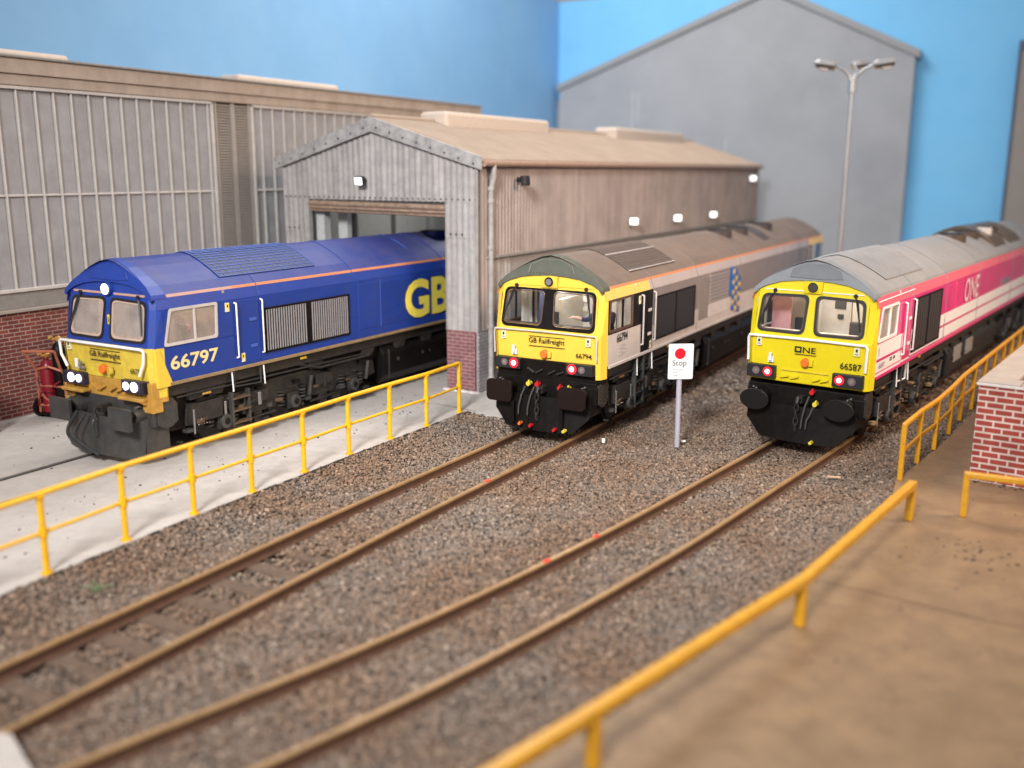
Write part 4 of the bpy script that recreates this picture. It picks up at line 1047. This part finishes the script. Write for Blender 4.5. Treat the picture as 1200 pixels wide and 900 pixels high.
# crumbs on the apron
def crumbs():
    m = MB(); r = random.Random(3)
    for _ in range(420):
        if r.random() < .5: q = SW(r.uniform(-7.5, -.9), r.uniform(-16, 1.5))
        else: q = SW(r.uniform(-1.6, 0), r.uniform(-14, -1))
        if q.x > -1: continue
        s = .004+.016*r.random()**3; m.obox((q.x, q.y, Z0+s*.4), (s, .3*s, 0), (-.2*s, s, 0), (0, 0, s*.6), r.choice([EDGEB, DIRT, DIRT]))
    o = m.build('grit'); tag(o, 'specks of dark grit scattered over the pale concrete', 'grit', kind='stuff')
    m = MB()
    for _ in range(150):
        q = (r.uniform(1, 11), r.uniform(8.3, 17))
        if not inpoly(np.array([q[0]]), np.array([q[1]]), plat)[0]: continue
        s = r.uniform(.004, .016); m.obox((q[0], q[1], .1+s*.4), (s, .3*s, 0), (-.2*s, s, 0), (0, 0, s*.6), DIRT)
    for _ in range(70):
        q = (7.1+r.gauss(0, .25)+.6*r.random(), 14.1+r.gauss(0, .12)); s = r.uniform(.006, .02)
    for _ in range(260):
        t = r.random(); k = abs(r.gauss(0, .10)); q = (8.46+3.6*t-k*.59, 17.0-2.63*t-k*.81); s = .004+.022*r.random()**3
        m.obox((q[0], q[1], .1+s*.4), (s, .4*s, 0), (-.3*s, s, 0), (0, 0, s*.6), r.choice([DIRT, EDGEB, RUST, COPE]))
    for _ in range(90):
        q = (r.gauss(6.9, .5), r.gauss(13.6, .35)); s = .004+.014*r.random()**3
        m.obox((q[0], q[1], .1+s*.4), (s*1.6, .4*s, 0), (-.3*s, s, 0), (0, 0, s*.5), r.choice([DIRT, EDGEB]))
    o = m.build('grit'); tag(o, 'fine dark grit lying on the tan platform', 'grit', kind='stuff')
crumbs()
m = MB(); r_ = random.Random(9)
for k in range(7):
    a = r_.uniform(0, 6.28); m.tube([(-5.87+.05*k-.15, 12.6+r_.uniform(-.1, .1), -.10), (-5.87+.05*k-.15+.12*cos(a), 12.6+.12*sin(a), -.05), (-5.87+.05*k-.15+.22*cos(a), 12.6+.22*sin(a), -.08)], [.008, .02, .004], GREENP, 5)
tag(m.build('weed'), 'small green tuft in the ballast beside the apron fence', 'weed')
m = MB(); m.obox((6.18, 17.72, -.08), (.12, -.03, 0), (.01, .025, 0), (0, 0, .015), WOODC); tag(m.build('wood_chip', bevel=.005), 'pale wood chip lying on ballast before the magenta locomotive', 'wood chip')
m = MB(); m.obox((3.72, 20.2, -.08), (.05, -.01, 0), (.01, .03, 0), (0, 0, .02), WHITE); tag(m.build('white_stone', bevel=.01), 'tiny white stone on ballast near the foot of the stop sign', 'stone')
m = MB(); m.obox((1.98, 20.15, -.06), (.035, 0, .0), (0, .03, 0), (0, 0, .05), WHITE); tag(m.build('white_stone', bevel=.012), 'small white lump beside the rail at the middle locomotive', 'stone')

# ------------------------------------------------------------------ fences
def fence2(bases, ztop, zb, label, mt, end_first=False, rad=.035, postr=.045):
    R = empty('railing', (bases[0][0], bases[0][1], zb)); tag(R, label, 'railing')
    o = Vector((bases[0][0], bases[0][1], zb))
    P = [Vector((x, y, zb))-o for x, y in bases]
    H = Vector((0, 0, ztop-zb)); Mh = H*.52
    for i, p in enumerate(P):
        m = MB(); m.tube([p, p+H], postr, mt, 10)
        m.tube([p+Mh-Vector((0, 0, .07)), p+Mh+Vector((0, 0, .07))], postr*1.45, mt, 10)
        m.tube([p+H-Vector((0, 0, .10)), p+H-Vector((0, 0, .02))], [postr*1.1, postr*1.6], mt, 10); m.tube([p, p+Vector((0, 0, .025))], postr*1.8, mt, 10)
        m.build('post', R, smooth=True)
    m = MB(); m.tube([p+H for p in P], rad*1.25, mt, 10); m.build('top_rail', R, smooth=True)
    m = MB(); m.tube([p+Mh for p in P], rad*.85, mt, 10); m.build('middle_rail', R, smooth=True)
    return R
f1 = [(-7.82, 10.2), (-7.18, 11.46), (-6.54, 12.72), (-5.92, 13.98), (-5.25, 15.15), (-4.59, 16.29), (-3.91, 17.44), (-3.26, 18.62), (-2.58, 19.77), (-1.9, 20.83), (-1.24, 22.08)]
fence2(f1, 1.25, Z0, 'bright yellow two-rail railing along the pale concrete apron edge', FENY)
def barfence(P, zt, zb, label, mt, w=.07, h=.055, mid=False, first_drop=True, pw=.05):
    R = empty('railing', (P[0][0], P[0][1], zb)); tag(R, label, 'railing'); o = Vector((P[0][0], P[0][1], 0))
    Q = [Vector((x, y, 0))-o for x, y in P]; hh = zt-zb
    for i, q in enumerate(Q):
        t = (Q[min(i+1, len(Q)-1)]-Q[max(0, i-1)]).normalized(); n = Vector((t.y, -t.x, 0))
        m = MB(); m.obox(q+Vector((0, 0, hh/2)), n*pw, t*pw, (0, 0, hh/2), mt); m.build('post', R, bevel=.02)
    for nm, z in [('top_rail', hh)]+([('middle_rail', hh*.52)] if mid else []):
        m = MB(); rings = []
        for i, q in enumerate(Q):
            t = (Q[min(i+1, len(Q)-1)]-Q[max(0, i-1)]).normalized(); n = Vector((t.y, -t.x, 0)); ww = w if nm == 'top_rail' else w*.6
            e = t*(-pw if i == 0 else (pw if i == len(Q)-1 else 0))
            rings.append([q+e+n*a+Vector((0, 0, z+c)) for a, c in ((-ww, -h), (ww, -h), (ww, h), (-ww, h))])
        m.loft(rings, mt); m.build(nm, R, bevel=.018)
    return R
f3 = [(7.13, 16.97), (7.88, 18.04), (8.61, 18.98), (9.43, 20.17), (10.2, 21.35), (10.95, 22.4), (11.7, 23.45), (12.45, 24.5), (13.2, 25.55), (13.95, 26.6), (14.7, 27.65), (15.45, 28.7)]
barfence(f3, 1.15, .10, 'long ochre two-rail railing behind the red brick pit wall', FENO, w=.04, h=.04, mid=True, pw=.045)
barfence([(6.47, 14.9), (3.6, 11.14), (.78, 8.18), (-1.9, 5.4)], .70, .10, 'low single-rail ochre railing in the foreground edging the platform', FENO, w=.066, h=.062, pw=.062)
barfence([(7.43, 15.08), (8.6, 14.52), (9.9, 13.9), (11.2, 13.28)], .82, .10, 'low single-rail ochre railing in front of the red brick pit wall', FENO, w=.052, h=.05, pw=.05)

# ------------------------------------------------------------------ brick pit structure at right
R = empty('brick_structure', (8.44, 17.05, .1), -A3-.0); tag(R, 'low red brick structure with grey coping at the right edge', 'brick structure')
m = MB(); m.box(0, 5.5, 0, 9.5, -.1, 1.78, BRICKR); m.build('wall', R)
m = MB()
m.box(-.03, .66, -.03, .5, 1.783, 1.86, COPE); m.box(.68, 5.6, -.03, .42, 1.783, 1.86, COPE); m.box(-.03, .55, .5, 9.6, 1.783, 1.86, COPE); m.box(.55, 5.6, 1.9, 9.6, 1.783, 1.845, COPE)
m.box(-.04, 5.6, -.045, -.0305, 1.79, 1.84, COPEW); cpg = m.build('coping', R, bevel=.015)
m = MB(); m.box(.55, 5.6, .42, 1.9, 1.782, 1.80, mat('brown hatch', (.13, .065, .035, 1), .6)); m.build('hatch', R)

# ------------------------------------------------------------------ big shed A behind the blue locomotive
RA = empty('depot_building', SLOC, SROT); tag(RA, 'long grey depot building with tall glazing bars above a dark red brick base', 'building')
LA = -7.7; a0, a1 = -24, 12.3
m = MB(); m.box(LA-.3, LA, a0, a1, -.1, 2.47, BRICKD); m.build('brick_base', RA)
m = MB(); m.box(LA-.3, LA+.10, a0, a1, 2.47, 2.55, COPE); m.box(LA-.3, LA+.03, a0, a1, 2.55, 2.92, LEDGE); m.build('ledge', RA, bevel=.015)
def glazing(y0, y1, first, sp, n):
    w = MB(); w.box(LA-.2, LA-.02, y0, y1, 2.92, 7.42, WALLG); wo = w.build('window', RA)
    f = MB(); 
    for k in range(n):
        y = first+k*sp
        if y < y1-.1: f.box(LA-.02, LA+.055, y-.021, y+.021, 2.95, 7.36, BARW)
    f.box(LA-.02, LA+.04, y0, y1, 5.03, 5.08, BARW)
    f.box(LA-.02, LA+.09, y0, y1, 7.34, 7.42, BARW); f.box(LA-.02, LA+.09, y0, y1, 2.92, 3.0, BARW); f.box(LA-.02, LA+.09, y0, y0+.09, 2.92, 7.42, BARW); f.box(LA-.02, LA+.09, y1-.09, y1, 2.92, 7.42, BARW)
    f.build('glazing_bars', wo, bevel=.01, seg=1)
glazing(a0, -1.16, -6.81-.457*36, .457, 60)
glazing(.22, a1-.3, .22+.43, .457, 40)
for y0, y1 in ((-1.1, -.44), (-.44, .2)):
    m = MB(); m.box(LA-.15, LA-.06, y0, y1, 2.92, 7.42, EDGEB); m.box(LA-.05, LA+.05, y0, y0+.07, 2.92, 7.42, LOUV); m.box(LA-.05, LA+.05, y1-.07, y1, 2.92, 7.42, LOUV)
    for k in range(60):
        z = 2.95+k*.074
        m.prism([(-.06, z+.05), (.03, z), (.03, z+.03), (-.06, z+.075)], lambda x, zz: (LA+x, y0+.07, zz), lambda x, zz: (LA+x, y1-.07, zz), LOUV)
    m.build('louvre_panel', RA)
m = MB(); m.box(LA-.3, LA+.12, a0, a1, 7.42, 7.66, FASC); m.box(LA-.3, LA+.18, a0, a1, 7.662, 7.99, FASC); m.box(LA-.35, LA+.24, a0, a1, 7.99, 8.05, LEDGE); m.build('fascia', RA, bevel=.02)
m = MB(); m.box(-12.1, LA-.3, a0, a1, 7.5, 7.95, SROOF); m.build('roof', RA)
m = MB(); m.box(-12.1, LA-.3, a1-.3, a1, -.1, 7.5, WALLG); m.build('end_wall', RA)
for y0, y1, zt in ((-14, -4.85, 8.27), (.6, 5.0, 8.30)):
    m = MB(); m.box(-9.2, -8.4, y0, y1, 7.95, zt, VENT); m.build('roof_light', RA, bevel=.08)

# ------------------------------------------------------------------ shed B
RB = empty('engine_shed', SLOC, SROT); tag(RB, 'corrugated gable-ended engine shed swallowing the blue locomotive', 'building')
LB = 23.7
def corr(m, f, u0, u1, v0fn, v1fn, mt, per=.18, amp=.017, n=6):
    """corrugated sheet; f(u, v, d) -> 3-D point; v0fn/v1fn give the lower and upper edge at u"""
    N_ = int((u1-u0)/per*n); top = []; bot = []
    for i in range(N_+1):
        u = u0+(u1-u0)*i/N_; d = amp*cos(2*PI*(u-u0)/per); bot.append(f(u, v0fn(u), d)); top.append(f(u, v1fn(u), d))
    m.loft([bot, top], mt, cap=False, close=False)
ztop = lambda x: 5.80+(6.80-5.80)*(1-abs(x+3.14)/3.14)
# gable front (y = 0 plane facing -y)
m = MB(); corr(m, lambda u, v, d: (u, -.03-d, v), -6.28, 0, lambda x: 4.86, ztop, CORR)
m.box(-6.27, -.01, .02, .06, 4.86, 5.8, INTD)
m.build('gable_wall', RB, smooth=True)
m = MB()
for zz in (4.93,):
    for k in range(37):
        x = -6.2+k*.172; m.cyl((x, -.045, zz), (x, -.075, zz), .020, BOLT, n=8)
for zz in (4.08,):
    for x0_ in (-6.1, -5.93, -5.76, -.75, -.58, -.41): m.cyl((x0_, -.05, zz), (x0_, -.085, zz), .022, BOLT, n=8)
m.build('rivet_row', RB)
for x0_, x1_ in ((-6.28, -5.42), (-.90, 0)):
    m = MB(); corr(m, lambda u, v, d: (u, -.025-d, v), x0_, x1_, lambda x: 3.98, lambda x: 4.88, CORR)
    corr(m, lambda u, v, d: (u, -.008-d, v), x0_, x1_, lambda x: 1.64, lambda x: 4.02, CORR)
    m.box(x0_, x1_, .02, .2, 1.66, 4.86, INTD); m.build('cladding_strip', RB, smooth=True)
    m = MB(); m.box(x0_-.0, x1_+.0, -.06, .6, -.1, 1.64, BRICKM); m.build('brick_pier', RB)
# corner trim
for bxs in ((-.03, .05, -.075, .06, 1.64, 5.75, CORR), (-.93, -.90, -.05, .1, 1.64, 4.86, LEDGE), (-5.44, -5.40, -.05, .1, 1.64, 4.86, CORR)):
    m = MB(); m.box(*bxs); m.build('corner_trim', RB, bevel=.008, seg=1)
# barge boards with bolts
for s in (-1, 1):
    m = MB(); x_e = -3.14+s*3.34; ze = 5.70
    poly = [(-3.14, 6.60), (-3.14, 6.97), (x_e, ze+.26), (x_e, ze-.05)]
    m.prism(poly, lambda x, z: (x, -.16, z), lambda x, z: (x, -.07, z), BARGE)
    for k in range(8):
        t = (k+.5)/8; x = -3.14+(x_e+3.14)*t; z = 6.97+(ze+.26-6.97)*t
        m.cyl((x, -.155, z-.22), (x, -.185, z-.22), .026, BOLT, n=8)
        m.box(x-.004, x+.004, -.166, -.15, z-.32, z-.02, BOLT) if k in (4,) else None
    m.build('barge_board', RB, bevel=.01)
# roof
for s in (-1, 1):
    m = MB(); xe = -3.14+s*3.38
    N_ = 140; top = []; 
    for side_ in (0, 1):
        pass
    rings = []
    for i in range(0, 60+1):
        y = -.10+(LB+.15)*i/60
        rings.append([(-3.14, y, 6.97), (xe, y, 5.90), (xe, y, 5.84), (-3.14, y, 6.90)])
    m.loft(rings, SROOF)
    for i in range(139):
        y = -.02+i*.17; m.tube([(-3.14, y, 6.975), (xe, y, 5.905)], .012, SROOF, 4, cap=False)
    m.build('roof_slope', RB)
m = MB(); m.tube([(-3.14, -.12, 6.98), (-3.14, LB, 6.98)], .07, SROOF, 8); m.build('ridge_cap', RB, smooth=True)
for y0, y1 in ((2.7, 8.8), (14.2, 21.5)):
    m = MB(); m.box(-3.6, -2.68, y0, y1, 6.75, 7.24, VENT); m.build('roof_light', RB, bevel=.09)
# side wall (x = 0 plane facing +x)
m = MB(); corr(m, lambda u, v, d: (.10+d, u, v), .30, LB, lambda y: 3.53, lambda y: 5.82, CORRW, per=.160, amp=.028)
m.box(.0, .06, .34, LB, 3.55, 5.8, INTD); m.build('side_cladding', RB, smooth=True)
m = MB(); m.box(.02, .16, .30, LB, 3.46, 3.53, LEDGE); m.box(-.1, .03, 1.6, LB, 1.66, 3.46, mat('grey lower wall', (.30, .285, .275, 1), .7, .1, 1.5)); m.build('lower_wall', RB, bevel=.01)
m = MB(); corr(m, lambda u, v, d: (.05+d, u, v), .62, 1.6, lambda y: 1.66, lambda y: 3.46, CORR); corr(m, lambda u, v, d: (.085+d*.6, u, v), -.02, .34, lambda y: 1.66, lambda y: 5.75, CORRW); m.box(-.04, -.01, .06, 1.6, 1.66, 5.7, INTD); m.build('cladding_strip', RB, smooth=True)
m = MB(); m.box(-.05, .07, .61, LB, -.1, 1.655, BRICKG); m.box(-.05, .075, -.06, .60, -.1, 1.63, BRICKG); m.build('brick_base', RB)
m = MB(); m.box(-6.28, -6.2, .06, LB, -.1, 5.8, INT); m.box(-6.28, 0, LB-.1, LB, -.1, 5.8, INT); m.build('inner_wall', RB)
m = MB()
for k in range(12):
    y = .9+k*1.9; m.box(-6.2, -6.02, y, y+.25, -.1, 5.7, INT); m.box(-6.2, -6.12, y+.26, y+.33, -.1, 5.7, INTD)
m.box(-5.4, -5.12, .25, .5, -.1, 4.8, INT); m.box(-5.0, -4.7, .7, .9, -.1, 4.8, INT)
m.build('inner_column', RB)
# gutter and downpipe
m = MB(); m.tube([(.24, -.05, 5.80), (.24, LB, 5.80)], .075, mat('brown gutter', (.33, .22, .165, 1), .45, .15), 10); m.build('gutter', RB, smooth=True)
m = MB(); m.tube([(.24, .40, 5.78), (.24, .40, 5.50), (.15, .40, 5.20), (.15, .40, .12)], .07, PIPEG, 12)
for z in (5.2, 4.9, 3.75, 1.75, .4): m.tube([(.15, .40, z-.05), (.15, .40, z+.05)], .09, PIPEG, 12)
m.build('downpipe', RB, smooth=True)
# rolled shutter over the opening
m = MB()
m.tube([(-5.38, -.02, 4.76), (-.92, -.02, 4.72)], .075, DOORBR, 10); m.tube([(-5.38, -.0, 4.66), (-.92, .0, 4.60)], .055, DOORBR, 10); m.tube([(-5.38, .04, 4.58), (-.92, .04, 4.52)], .045, DOORBR, 8)
m.box(-5.44, -.88, -.04, .08, 4.80, 4.87, EDGEB); m.build('roller_shutter', RB, smooth=True)
# ragged base mortar at the foot of the pier
m = MB(); r_ = random.Random(4)
for k in range(22):
    x = -.95+k*.05; m.obox((x, -.10-.03*r_.random(), Z0+.02), (.03, 0, 0), (0, .03+.02*r_.random(), 0), (0, 0, .03*r_.random()+.01), COPEW)
m.build('base_mortar', RB)

# floodlights
def flood(loc, rot, tilt, lit, label, size=1.0):
    R = empty('floodlight', loc, rot); tag(R, label, 'floodlight', 'floodlights on the engine shed')
    m = MB(); m.cyl((.0, .0, 0), (0, -.10*size, 0), .06*size, FLOODK, n=12); m.tube([(0, -.08*size, 0), (0, -.14*size, -.02*size)], .03, FLOODK, 8); m.build('bracket', R, smooth=True)
    M_ = Matrix.Translation((0, -.2*size, -.02)) @ Matrix.Rotation(tilt, 4, 'X')
    m = MB(); m.box(-.13*size, .13*size, -.06, .06, -.11*size, .11*size, FLOODK)
    h = m.build('housing', R, bevel=.02); h.data.transform(M_)
    m = MB(); m.box(-.11*size, .11*size, -.075, -.058, -.09*size, .09*size, FLOODW if lit else FLOODK); g = m.build('lamp_face', h, bevel=.01); g.data.transform(M_)
flood(SW(-3.42, -.06, 5.38), -TH+.0, .15, True, 'lit white floodlight on the gable above the shed door', 1.05)
flood(SW(.14, 1.75, 5.40), -TH+PI/2, -.1, False, 'unlit dark floodlight nearest the downpipe on the shed side', 1.15)
for k, (al, z) in enumerate(((9.4, 4.05), (13.4, 4.0), (17.35, 3.98), (22.5, 5.35))):
    flood(SW(.13, al, z), -TH+.55, .05, True, ['lit floodlight low on the shed side, nearest the camera of the low three', 'lit floodlight low on the shed side, middle of the low three', 'lit floodlight low on the shed side, farthest of the low three', 'lit floodlight high at the far end of the shed side under the eaves'][k], 1.2)

# ------------------------------------------------------------------ backscene
m = MB(); m.box(-12.6, -12.15, -45, 27.7, -.3, 14.35, SKYL); tag(m.build('backscene_board', loc=SLOC, rotz=SROT), 'muted blue painted backscene board behind the long depot building', 'backscene board')
m = MB(); m.box(-12.6, 45, 27.6, 28.0, -.3, 14.30, SKYR); bs_ = m.build('backscene_board', loc=SLOC, rotz=SROT); tag(bs_, 'bright blue painted backscene board behind the big grey gable', 'backscene board')
m = MB(); m.box(-12.14, -11.95, 27.55, 27.605, 6.5, 9.3, BARW); g_ = m.build('pale_strip', bs_)  # thin pale strip at the board corner
m = MB(); m.box(-60, 60, 44, 44.3, -5, 40, ROOMW); rw = m.build('room_wall', loc=SLOC, rotz=SROT); tag(rw, 'cream room wall glimpsed above the blue backscene corner', 'wall')
RC = empty('painted_warehouse', SLOC, SROT); tag(RC, 'tall plain grey gable-ended warehouse standing against the bright blue backscene', 'building')
m = MB(); poly = [(-11.75, -.3), (5.85, -.3), (5.8, 10.6), (-.75, 13.7), (-11.75, 9.75)]
m.prism(poly, lambda x, z: (x, 27.0, z), lambda x, z: (x, 27.55, z), BLDG); m.build('gable_wall', RC)
m = MB(); m.prism([(-11.9, 9.72), (-.75, 13.75), (-.75, 14.1), (-11.9, 10.05)], lambda x, z: (x, 26.9, z), lambda x, z: (x, 27.5, z), BLDGE)
m.prism([(-.75, 13.75), (6.0, 10.5), (6.0, 10.85), (-.75, 14.1)], lambda x, z: (x, 26.9, z), lambda x, z: (x, 27.5, z), BLDGE); m.build('roof_edge', RC, bevel=.03)
m = MB(); r_ = random.Random(2)
for x, z0_, z1_ in ((-7.6, 5.5, 9.6), (-2.6, 5.2, 7.2), (-1.2, 3.8, 6.1), (-7.3, 8, 9.5)):
    m = MB(); m.box(x, x+.07, 26.985, 27.0, z0_, z1_, BRIGHTG); m.build('paint_streak', RC)
RD = empty('painted_warehouse', SLOC, SROT); tag(RD, 'grey painted warehouse edge at the far right behind the magenta locomotive', 'building')
m = MB(); m.box(9.98, 40, 26.9, 27.55, -.3, 10.6, mat('taupe backscene building', (.30, .27, .25, 1), .8, .05, .5)); m.build('wall', RD)
m = MB(); m.box(9.86, 9.98, 26.86, 27.5, -.3, 11.0, mat('dark slate edge', (.10, .13, .19, 1), .8)); m.box(9.98, 40, 26.85, 27.5, 10.6, 11.0, mat('dark slate edge', (.10, .13, .19, 1), .8)); m.build('roof_edge', RD)

# ------------------------------------------------------------------ yard lamp
R = empty('yard_lamp', (11.10, 33, -.2)); tag(R, 'tall silver lamp post with outstretched heads between the two right locomotives', 'lamp post')
m = MB(); m.tube([(0, 0, 0), (0, 0, 8.75)], [.11, .075], LAMPG, 12); m.build('post', R, smooth=True)
m = MB(); m.cyl((0, 0, 8.35), (0, 0, 8.75), .14, LAMPG, n=14); m.build('collar', R, smooth=True)
for s, ey, ex_, lift in ((-1, .1, .58, 0), (1, -.35, .55, 0), (1, .9, .30, .12)):
    m = MB(); m.tube([(s*.05, 0, 8.62), (s*.10, ey*.15, 8.88), (s*.30, ey*.5, 9.08), (s*ex_, ey, 9.20+lift)], [.07, .062, .05, .042], LAMPG, 10); a = m.build('arm', R, smooth=True)
    d = Vector((s*.8, ey*.5, .12)).normalized(); n = Vector((-d.y, d.x, 0)).normalized(); u = d.cross(n).normalized()
    if u.z < 0: u = -u
    # the head rolls towards the yard so that its dark glazed underside shows
    roll = Matrix.Rotation(-s*.0, 3, d); n = roll @ n; u = roll @ u
    c = Vector((s*ex_, ey, 9.22+lift))+d*.30
    ring = lambda t, w, h0, h1: [c+d*t+n*w+u*h0, c+d*t-n*w+u*h0, c+d*t-n*w*.75+u*h1, c+d*t+n*w*.75+u*h1]
    m = MB(); m.loft([ring(-.36, .09, -.03, .05), ring(-.2, .20, -.05, .11), ring(.25, .21, -.05, .10), ring(.38, .12, -.04, .03)], LAMPG); h = m.build('lamp_head', R, bevel=.02)
    m = MB(); m.loft([ring(-.30, .11, -.05, -.16), ring(.30, .13, -.05, -.14)], LAMPD); m.obox(c-u*.17+d*.05, d*.13, n*.09, u*.04, VENT); m.obox(c-u*.10-d*.26, d*.05, n*.08, u*.07, BRASS); m.build('lens', h, bevel=.01)

# ------------------------------------------------------------------ stop sign
R = empty('stop_sign', (3.52, 19.9, -.12), .10); tag(R, 'white stop sign with a red disc on a lilac grey post between two tracks', 'sign')
m = MB(); m.tube([(0.01, 0, 0), (-.0, 0, 1.58)], .055, POSTL, 14); m.build('post', R, smooth=True)
m = MB(); m.prism(rrect(-.265, .265, -.375, .375, .03), lambda x, z: (x, -.075, z+1.87), lambda x, z: (x, -.055, z+1.87), SIGNW); s_ = m.build('sign_plate', R, bevel=.004, seg=1); 
m = MB(); m.cyl((-.02, -.07, 2.04), (-.02, -.081, 2.04), .115, SIGNR, n=32); m.build('red_disc', s_, smooth=True)
lettering('Stop', .2, INK, s_, (-.03, -.076, 1.825), height=.155, width=.30, bold=.0)
m = MB(); m.box(-.2, .2, -.0785, -.07, 1.752, 1.757, GREYINK); m.build('rule', s_)
for t, z, w in (('Proceed if', 1.70, .24), ('line', 1.645, .09), ('clear', 1.59, .11)):
    lettering(t, .05, GREYINK, s_, (-.16+w/2, -.076, z), height=.040, width=w)
for o in [c for c in bpy.data.objects if c.parent is s_ or c is s_]:
    if o is s_: continue
# ------------------------------------------------------------------ welding trolley
tx, ty = SW(-6.95, -7.05)[:2]
R = empty('welding_trolley', (tx, ty, Z0), -.25); tag(R, 'two-wheeled welding gas trolley beside the dark red brick wall', 'trolley')
def bottle(x, r, h, mt, nm):
    m = MB(); m.tube([(x, 0, .12), (x, 0, .14), (x, 0, h-.22), (x, 0, h-.10), (x, 0, h-.04), (x, 0, h)], [r*.9, r, r, r*.75, r*.35, r*.3], mt, 18); b = m.build(nm, R, smooth=True)
    v = MB(); v.cyl((x, 0, h), (x, 0, h+.09), .045, BRASS, n=10); v.tube([(x-.13, -.05, h+.04), (x+.13, -.02, h+.06)], .028, BRASS, 8); v.cyl((x+.1, -.06, h+.08), (x+.1, -.12, h+.08), .05, BRASS, n=12); v.cyl((x-.1, -.06, h+.08), (x-.1, -.12, h+.1), .04, BRASS, n=12); v.build('valve', b, smooth=True)
bottle(-.17, .165, 1.38, TROLR, 'gas_bottle'); bottle(.17, .15, 1.78, BLK, 'oxygen_bottle')
m = MB()
for s in (-1, 1): m.tube([(s*.36, -.12, .1), (s*.36, -.12, 1.05), (s*.34, -.2, 1.2), (s*.42, -.42, 1.6)], .028, TROLO, 8)
m.tube([(-.42, -.42, 1.58), (.42, -.42, 1.62)], .03, TROLO, 8)
m.tube([(-.36, -.12, 1.12), (.05, -.22, 1.22), (.36, -.12, 1.1)], .028, TROLO, 8); m.tube([(-.36, -.14, .75), (.36, -.14, .75)], .026, TROLO, 8); m.tube([(-.36, -.14, .3), (.36, -.14, .3)], .026, TROLO, 8)
m.tube([(-.36, -.14, .75), (-.1, -.24, .5), (.1, -.24, .38)], .022, TROLO, 8); m.tube([(-.36, -.16, .95), (-.2, -.25, .6), (-.34, -.2, .3)], .018, TROLR, 8); m.tube([(.3, -.2, .9), (.05, -.28, .7), (-.2, -.25, .62)], .018, TROLR, 8)
m.box(-.38, .38, -.2, .25, .08, .13, BLK); m.build('frame', R, smooth=True)
for x in (-.44, .44):
    w = MB(); w.cyl((x-.045, 0, .22), (x+.045, 0, .22), .22, BLK, n=24); w.cyl((x-.05, 0, .22), (x+.05, 0, .22), .10, STEEL, n=16); w.build('wheel', R, smooth=True)
# stack of ribbed grey plates at the left edge
R = empty('ribbed_stack', (-11.52+.25, 20.15, Z0)); tag(R, 'grey ribbed stack at the extreme left edge by the brick wall', 'ribbed stack')
m = MB()
for k in range(8): m.cyl((0, 0, .02+k*.14), (0, 0, .10+k*.14), .22, PIPEG, n=20); m.cyl((0, 0, .09+k*.14), (0, 0, .17+k*.14), .15, LEDGE, n=20)
m.build('ribbed_plates', R, smooth=True, bevel=.01)

# ------------------------------------------------------------------ light
w = bpy.data.worlds.new('World'); scene.world = w; w.use_nodes = True
bg = w.node_tree.nodes['Background']; bg.inputs[0].default_value = (.97, .96, 1, 1); bg.inputs[1].default_value = .53
def area(loc, target, size, power, col, sy=None, spread=180):
    l = bpy.data.lights.new('area', 'AREA'); l.energy = power; l.size = size; l.color = col; l.spread = math.radians(spread)
    if sy: l.shape = 'RECTANGLE'; l.size_y = sy
    o = bpy.data.objects.new('room_or_fill_light', l); COL.objects.link(o); o.location = loc
    o.rotation_euler = (Vector(target)-Vector(loc)).to_track_quat('-Z', 'Y').to_euler(); return o
area((-8, -8, 19), (1, 25, 0), 5.5, 1900, (1, .985, .97), spread=58)
area((22, 16, 15), (2, 25, 0), 7, 1700, (1, .74, .54), spread=100)
area((8, 2, 14), (4, 12, 0), 5, 240, (1, .64, .34))
area((0, 36, 25), (0, 38, 0), 12, 5400, (1, .96, .92))  # fill lamp added overhead to brighten the backscene and far roofs

area(tuple(SW(-2.6, 5, 5.5)), tuple(SW(-6.2, 3.5, 3.2)), 1.5, 75, (1, .97, .92))  # fill lamp added inside the shed to lift its inner wall
scene.view_settings.view_transform = 'Standard'; scene.view_settings.look = 'None'; scene.view_settings.exposure = 0; scene.view_settings.gamma = 1
scene.render.engine = 'CYCLES'
scene.cycles.max_bounces = 8; scene.cycles.transparent_max_bounces = 12
